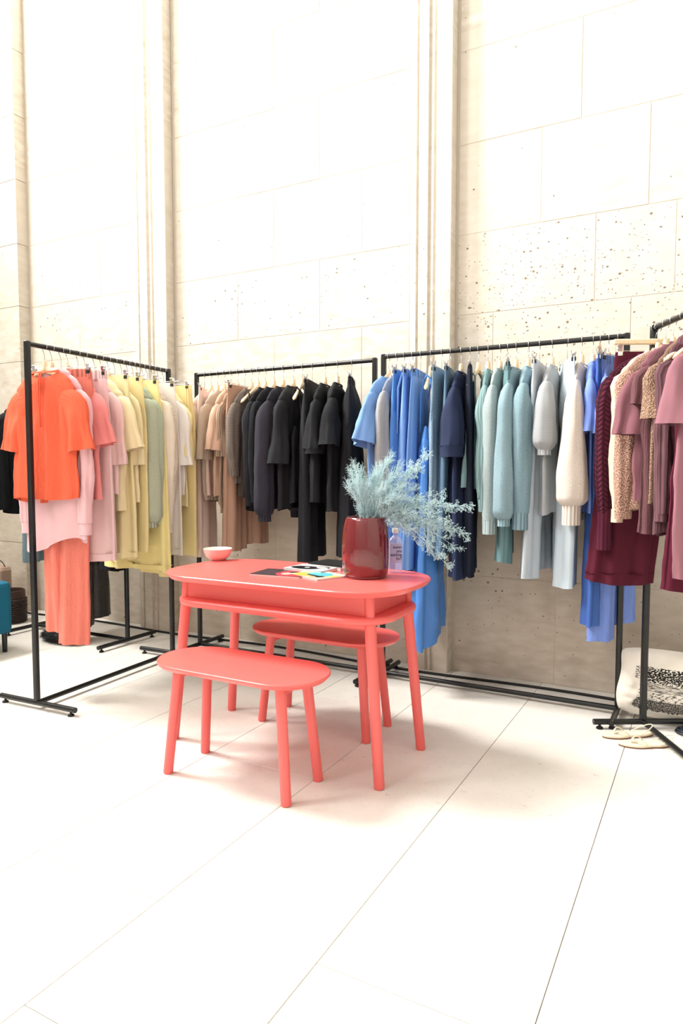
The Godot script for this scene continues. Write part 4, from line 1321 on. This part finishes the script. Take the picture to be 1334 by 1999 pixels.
func clothes_long() -> void:
	top("blouse", "blouse", 3, -1.655, "7fa8e6", "weave", "light blue shirt", "light blue shirt with wide short sleeve, first on the long rack", {"len": 0.95, "sleeve": "kimono", "slen": 0.51, "sa": 0.056, "sb": 0.042, "out": 0.028, "depth": 0.034, "yaw": -6})
	top("cardigan", "cardigan", 3, -1.605, "b5b8bd", "knit", "light grey cardigan", "light grey marled cardigan between the blue clothes", {"len": 1.0, "sleeve": "long", "slen": 1.05, "sa": 0.05, "sb": 0.036, "out": 0.02})
	bottoms("trousers", "trousers", 3, -1.56, "5b93e0", "weave", "bright blue trousers", "bright blue trousers beside the grey cardigan", {"len": 1.2, "leg": 0.1, "depth": 0.022, "yaw": 6})
	bottoms("trousers", "trousers", 3, -1.51, "80abea", "weave", "sky blue trousers", "sky blue trousers with hanging drawstring on the long rack", {"elastic": 1, "len": 1.22, "leg": 0.1, "depth": 0.026, "drawstring": 1, "yaw": 8})
	bottoms("skirt", "skirt", 3, -1.46, "76a5ea", "satin", "blue pleated skirt", "blue pleated skirt hanging beside the royal blue dress", {"skirt": 1, "elastic": 1, "len": 1.2, "hem": 0.24, "fold": 0.012, "k": 9, "yaw": 8})
	top("dress", "dress", 3, -1.4, "4f8fe2", "satin", "royal blue satin dress", "royal blue satin strap dress reaching lowest on the long rack", {"len": 1.6, "sleeve": "strap", "top": 0.4, "scoop": 0.09, "sw": 0.18, "chest": 0.2, "hem": 0.22, "depth": 0.045, "fold": 0.015, "k": 5, "yaw": 12, "drop": 0.04})
	bottoms("jeans", "jeans", 3, -1.335, "9dbcd6", "denim", "light wash jeans", "light wash blue jeans on the long rack", {"len": 1.08, "leg": 0.09, "depth": 0.024, "yaw": 6})
	bottoms("jeans", "jeans", 3, -1.285, "6a8cab", "denim", "mid wash jeans", "mid wash blue jeans beside the navy dress", {"len": 1.1, "leg": 0.09, "depth": 0.024, "yaw": 12})
	top("dress", "dress", 3, -1.225, "2b3552", "weave", "navy short sleeved dress", "navy dress with rolled short sleeve on the long rack", {"len": 1.22, "sleeve": "short", "slen": 0.53, "sa": 0.075, "sb": 0.05, "out": 0.02, "cuff": 0.05, "cuff_make": "weave", "depth": 0.036, "yaw": 8, "hem": 0.25})
	bottoms("trousers", "trousers", 3, -1.175, "1c2334", "weave", "ink navy trousers", "ink navy wide trousers between navy dress and teal top", {"len": 1.2, "leg": 0.12, "depth": 0.03, "yaw": 18})
	top("camisole", "top", 3, -1.128, "7c9ea3", "weave", "sea green camisole", "sea green camisole on a bare wooden hanger on the long rack", {"len": 0.75, "sleeve": "strap", "sw": 0.17, "top": 0.33})
	top("sweater", "sweater", 3, -1.075, "8badb0", "rib", "teal ribbed top", "teal fine ribbed long sleeved top on the long rack", {"len": 0.8, "sleeve": "long", "slen": 0.86, "sa": 0.045, "sb": 0.034, "out": 0.012, "yaw": 12})
	top("sweater", "sweater", 3, -1.01, "b0c3c6", "fuzzy", "pale aqua sweater", "pale aqua soft sweater beside the teal ribbed top", {"len": 0.82, "sleeve": "long", "slen": 0.9, "sa": 0.055, "sb": 0.04, "cuff": 0.07, "out": 0.022, "yaw": 4})
	bottoms("trousers", "trousers", 3, -0.972, "6b8c92", "weave", "grey green trousers", "grey green trousers with gathered waist between the blue sweaters", {"elastic": 1, "len": 1.12, "leg": 0.09, "ankle": 0.08, "depth": 0.026, "yaw": 16, "fold": 0.01})
	top("sweater", "sweater", 3, -0.925, "97b5c2", "fuzzy", "dusty blue mohair sweater", "dusty blue mohair sweater with puffed cuff on the long rack", {"len": 0.82, "sleeve": "balloon", "balloon": 1.35, "slen": 0.89, "sa": 0.05, "sb": 0.038, "cuff": 0.035, "out": 0.05, "yaw": 3})
	top("sweater", "sweater", 3, -0.862, "8eadba", "fuzzy", "dusty blue chunky sweater", "dusty blue chunky sweater with ribbed cuff on the long rack", {"len": 0.84, "sleeve": "long", "slen": 0.86, "sa": 0.055, "sb": 0.046, "cuff": 0.08, "out": 0.03, "yaw": 6, "depth": 0.034})
	bottoms("trousers", "trousers", 3, -0.805, "c3ced9", "weave", "pale grey blue trousers", "pale grey blue straight trousers beside the grey puff sleeve sweater", {"len": 1.19, "leg": 0.1, "ankle": 0.1, "depth": 0.03, "yaw": 4})
	top("sweater", "sweater", 3, -0.742, "b9bec3", "knit", "grey puff sleeve sweater", "light grey ribbed sweater with short puffed sleeve on the long rack", {"len": 0.86, "sleeve": "balloon", "balloon": 1.35, "slen": 0.55, "sa": 0.052, "sb": 0.042, "cuff": 0.025, "out": 0.03, "yaw": 4, "depth": 0.036})
	bottoms("trousers", "trousers", 3, -0.668, "c9d8e2", "weave", "ice blue wide trousers", "ice blue wide trousers beside the ivory balloon sleeve sweater", {"len": 1.22, "leg": 0.12, "ankle": 0.125, "depth": 0.036, "yaw": 20, "twist": 0.0})
	top("sweater", "sweater", 3, -0.598, "e6ddd4", "fuzzy", "ivory balloon sleeve sweater", "ivory sweater with full balloon sleeve and deep cuff", {"len": 0.84, "sleeve": "balloon", "balloon": 1.75, "slen": 0.82, "sa": 0.045, "sb": 0.04, "cuff": 0.085, "ca": 0.045, "cb": 0.042, "out": 0.05, "yaw": 2})
	top("blouse", "blouse", 3, -0.545, "7893e0", "weave", "nearer periwinkle tee", "periwinkle blue tee beside the ivory sweater", {"len": 0.86, "sleeve": "short", "slen": 0.47, "sa": 0.05, "sb": 0.036, "out": 0.01, "yaw": 6})
	bottoms("skirt", "skirt", 3, -0.512, "4668b2", "weave", "deep blue skirt", "deep blue long skirt under the periwinkle tops", {"skirt": 1, "elastic": 1, "wood": 1, "len": 1.4, "hem": 0.22, "depth": 0.03, "yaw": 6})
	top("blouse", "blouse", 3, -0.472, "7d98e4", "crinkle", "periwinkle puff shoulder blouse", "periwinkle blouse with gathered shoulder at the end of the long rack", {"len": 0.86, "sleeve": "short", "slen": 0.48, "sa": 0.056, "sb": 0.036, "out": 0.01, "yaw": 4})
	bottoms("trousers", "trousers", 3, -0.425, "7f9be8", "crinkle", "periwinkle linen trousers", "long periwinkle linen trousers, last on the long rack", {"elastic": 1, "len": 1.48, "leg": 0.085, "ankle": 0.085, "depth": 0.034, "fold": 0.01, "yaw": -20, "uneven": 0.06, "waist": 0.16})


func clothes_right() -> void:
	# from the far end of the right rack towards the aisle; the side that shows is the left one
	bottoms("skirt", "skirt", 4, 0.012, "551a2c", "weave", "burgundy skirt", "burgundy straight knee skirt clipped to a wooden bar hanger", {"skirt": 1, "wood": 1, "len": 1.17, "hem": 0.15, "waist": 0.14, "reach": 0.15, "shift": 0.03, "lean": 0.1, "depth": 0.03, "fold": 0.006, "hem_line": 1, "yaw": -4, "top": 0.105})
	top("sweater", "sweater", 4, 0.044, "5a2037", "cable", "burgundy cable knit", "burgundy chunky cable knit sweater on the right rack", {"len": 0.84, "sleeve": "long", "slen": 0.84, "sa": 0.046, "sb": 0.036, "cuff": 0.17, "out": 0.02, "sw": 0.2, "yaw": -3})
	top("blouse", "blouse", 4, 0.115, "e8cdb6", "satin", "cream silk blouse", "cream silk blouse between burgundy knit and bouclé jacket", {"len": 0.8, "sleeve": "long", "slen": 0.83, "sa": 0.034, "sb": 0.032, "cuff": 0.05, "cuff_make": "satin", "out": 0.0, "sw": 0.19, "yaw": -2})
	top("jacket", "jacket", 4, 0.18, "d2b0a0", "tweed", "rose tan bouclé jacket", "rose tan speckled bouclé jacket on the right rack", {"len": 0.82, "sleeve": "long", "slen": 0.86, "sa": 0.046, "sb": 0.036, "out": 0.0, "sw": 0.19})
	top("blouse", "blouse", 4, 0.262, "8a5c66", "weave", "mauve wide sleeve blouse", "mauve blouse with wide open sleeve on the right rack", {"len": 0.78, "sleeve": "kimono", "slen": 0.5, "sa": 0.056, "sb": 0.042, "out": 0.005, "sw": 0.18, "drop": 0.04, "yaw": 5})
	top("blouse", "blouse", 4, 0.32, "6e4a50", "crinkle", "brown mauve gathered blouse", "brown mauve blouse with gathered short sleeve on the right rack", {"len": 0.9, "sleeve": "short", "slen": 0.38, "sa": 0.045, "sb": 0.034, "out": 0.01, "sw": 0.18, "yaw": 8})
	top("sweater", "sweater", 4, 0.38, "b39a86", "tweed", "tan bouclé knit", "tan speckled bouclé knit with short sleeve on the right rack", {"len": 0.78, "sleeve": "short", "slen": 0.44, "sa": 0.046, "sb": 0.04, "out": 0.0, "sw": 0.17, "yaw": 10})
	top("shirt", "shirt", 4, 0.42, "74525a", "rib", "plum brown collared shirt", "plum brown collared shirt with narrow sleeve on the right rack", {"len": 0.9, "sleeve": "long", "slen": 0.82, "sa": 0.036, "sb": 0.03, "out": 0.0, "sw": 0.16, "collar": "shirt", "cuff": 0.03, "yaw": 10})
	top("dress", "dress", 4, 0.49, "5a1c30", "weave", "dark wine strap dress", "dark wine strap dress partly hidden on the right rack", {"len": 1.12, "sleeve": "strap", "sw": 0.15, "chest": 0.15, "hem": 0.17, "yaw": 10})
	top("t_shirt", "shirt", 4, 0.6, "9a6b76", "weave", "dusty mauve tee", "dusty mauve tee dress with open sleeve at the right edge", {"len": 1.05, "sleeve": "short", "slen": 0.48, "sa": 0.06, "sb": 0.045, "out": 0.012, "sw": 0.18, "yaw": 12, "fold": 0.012})


func clothes_far() -> void:
	top("coat", "coat", 0, -4.53, "15171b", "fuzzy", "black fur trimmed coat", "black coat with shaggy fur hem at the left edge", {"len": 0.95, "sleeve": "long", "slen": 0.92, "sa": 0.065, "sb": 0.055, "out": 0.05, "sw": 0.21, "yaw": -5, "depth": 0.05, "collar": "shirt"})
	bottoms("jeans", "jeans", 0, -4.45, "8aa3ad", "denim", "washed blue jeans", "washed blue jeans behind the orange blouse", {"len": 1.31, "leg": 0.1, "ankle": 0.1, "depth": 0.04, "yaw": 24})
	bottoms("trousers", "trousers", 0, -3.96, "16171b", "sequin", "black sequin trousers", "black sequin trousers with feathery hem touching the floor", {"len": 1.74, "leg": 0.1, "ankle": 0.115, "depth": 0.06, "yaw": 25, "top": 0.16})
	bottoms("skirt", "skirt", 0, -3.72, "17181c", "weave", "black straight skirt", "black straight skirt behind the long pale pink skirt", {"skirt": 1, "len": 1.32, "hem": 0.27, "depth": 0.045, "yaw": 48})
	bottoms("skirt", "skirt", 0, -3.63, "141519", "weave", "black flared skirt", "black flared skirt at the end of the far rack", {"skirt": 1, "len": 1.28, "hem": 0.25, "depth": 0.05, "yaw": 45})


func fur_hem() -> void:
	var t := thing("fur_stole", "shaggy black fur stole lying on the floor under the far rack", "stole", at(-3.93, 0, -3.2))
	var b := MB.new()
	var rows := []
	for i in 15:
		var u := i / 14.0 * 2.0 - 1.0
		var s := sqrt(maxf(1.0 - u * u, 0.004))
		var ring := PackedVector3Array()
		for j in 16:
			var a := TAU * j / 16
			ring.append(Vector3(u * 0.19, 0.045 + cos(a) * 0.04 * s, sin(a) * 0.075 * s))
		rows.append(ring)
	b.grid(rows, true)
	part("lining", b.mesh(), mats["black_fur"], t)
	b = MB.new()
	var r := RandomNumberGenerator.new()
	r.seed = 3
	for k in 2600:
		var u := r.randf_range(-0.98, 0.98)
		var s := sqrt(1.0 - u * u)
		var a := r.randf() * TAU
		var nrm := Vector3(u * 0.4, cos(a), sin(a)).normalized()
		var p := Vector3(u * 0.19, 0.045 + cos(a) * 0.038 * s, sin(a) * 0.073 * s)
		var e := p + nrm * r.randf_range(0.012, 0.03) + Vector3(r.randfn(0, 0.01), -0.006, r.randfn(0, 0.01))
		e.y = maxf(e.y, 0.001)
		var w := nrm.cross(Vector3(r.randfn(0, 1), r.randfn(0, 1), r.randfn(0, 1))).normalized() * 0.0014
		b.tri(p - w, p + w, e)
	var f := part("pile", b.mesh(), mats["black_fur"], t)
	f.set_meta("kind", "stuff")


# ---------------------------------------------------------------- scene
func _ready() -> void:
	var cam := Camera3D.new()
	cam.name = "camera"
	add_child(cam)
	cam.position = Vector3(0, 1.2, 0)
	cam.rotation = Vector3(deg_to_rad(-3.608), deg_to_rad(28.467), 0)
	cam.fov = 73.438
	cam.near = 0.05
	cam.far = 60.0
	cam.current = true

	var env := Environment.new()
	env.background_mode = Environment.BG_SKY
	var sky := Sky.new()
	var air := ProceduralSkyMaterial.new()
	air.sky_top_color = Color(0.86, 0.91, 1.0)
	air.sky_horizon_color = Color(0.95, 0.96, 0.98)
	air.ground_bottom_color = Color(0.6, 0.58, 0.54)
	air.ground_horizon_color = Color(0.8, 0.79, 0.76)
	air.sky_energy_multiplier = 1.0
	sky.sky_material = air
	env.sky = sky
	env.tonemap_mode = Environment.TONE_MAPPER_LINEAR
	env.tonemap_exposure = 0.88
	env.sdfgi_enabled = true
	env.ssao_enabled = true
	env.ssil_enabled = true
	var we := WorldEnvironment.new()
	we.name = "world_environment"
	we.environment = env
	add_child(we)

	# daylight from the tall windows, one soft source in each opening
	var n := 0
	for win in windows():
		var l := AreaLight3D.new()
		l.name = "window_daylight_%d" % (n + 1)
		l.transform = win[0]
		l.area_size = win[1] - Vector2(0.2, 0.2)
		l.area_normalize_energy = true
		l.light_color = Color(1.0, 0.985, 0.96)
		l.light_energy = [215.0, 85.0, 32.0, 20.0, 8.0, 5.0][n]
		l.area_range = 40.0
		l.area_attenuation = 2.0
		l.shadow_enabled = true
		add_child(l)
		n += 1

	wrinkle_noise.seed = 21
	wrinkle_noise.frequency = 1.0
	wrinkle_noise.fractal_octaves = 3
	rng.seed = 1234
	make_textures()
	var wood := paint("hanger_wood", Color.WHITE, 0.5)
	wood.albedo_texture = tex["wood"]
	wood.uv1_triplanar = true
	wood.uv1_scale = Vector3.ONE * 6.0
	paint("chrome", Color(0.8, 0.8, 0.82), 0.2, 1.0)
	paint("black_rubber", Color(0.03, 0.03, 0.035), 0.6)
	paint("white_plastic", Color(0.9, 0.9, 0.89), 0.35)
	paint("black_steel", Color(0.045, 0.055, 0.065), 0.32)
	paint("black_print", Color(0.04, 0.04, 0.06), 0.6)
	paint("teal_felt", Color(0.0, 0.38, 0.5), 0.85)
	paint("black_fur", Color(0.03, 0.03, 0.035), 0.7)
	paint("coral_lacquer", Color(0.89, 0.395, 0.38), 0.3)
	paint("dried_stem", Color(0.77, 0.88, 0.9), 0.8)
	var glaze := paint("vase_glaze", Color(0.38, 0.05, 0.1), 0.14)
	glaze.clearcoat_enabled = true
	glaze.clearcoat = 1.0
	glaze.clearcoat_roughness = 0.05

	build_floor()
	build_wall()
	build_room()

	coral_table()
	coral_bench("coral bench with pill shaped seat in front of the table", -2.11)
	coral_bench("coral bench with pill shaped seat standing behind the table", -2.752)
	rack("black tube clothes rack on the left holding orange, pink and yellow clothes", at(-2.945, 0, -2.235, 93), 1.04, RAILS[1])
	rack("black tube clothes rack in the middle holding beige and black clothes", at(-2.99, 0, -3.53), 1.29, RAILS[2], 0.24, 0.24)
	rack("long black tube clothes rack by the wall holding blue clothes", at(-1.645, 0, -3.53), 1.265, RAILS[3], 0.23, 0.23)
	rack("black tube clothes rack at the right edge holding burgundy and mauve clothes", at(-0.256, 0, -3.4, -60.9), 1.05, RAILS[4], 0.23, 0.23)
	rack("black tube clothes rack far left behind the left rack, holding black clothes", at(-4.44, 0, -3.38), 0.94, RAILS[0])
	clothes_left()
	clothes_middle()
	clothes_long()
	clothes_right()
	clothes_far()
	fur_hem()
	vase_and_branches()
	bowl()
	reading_matter()
	bottle()
	small_things()
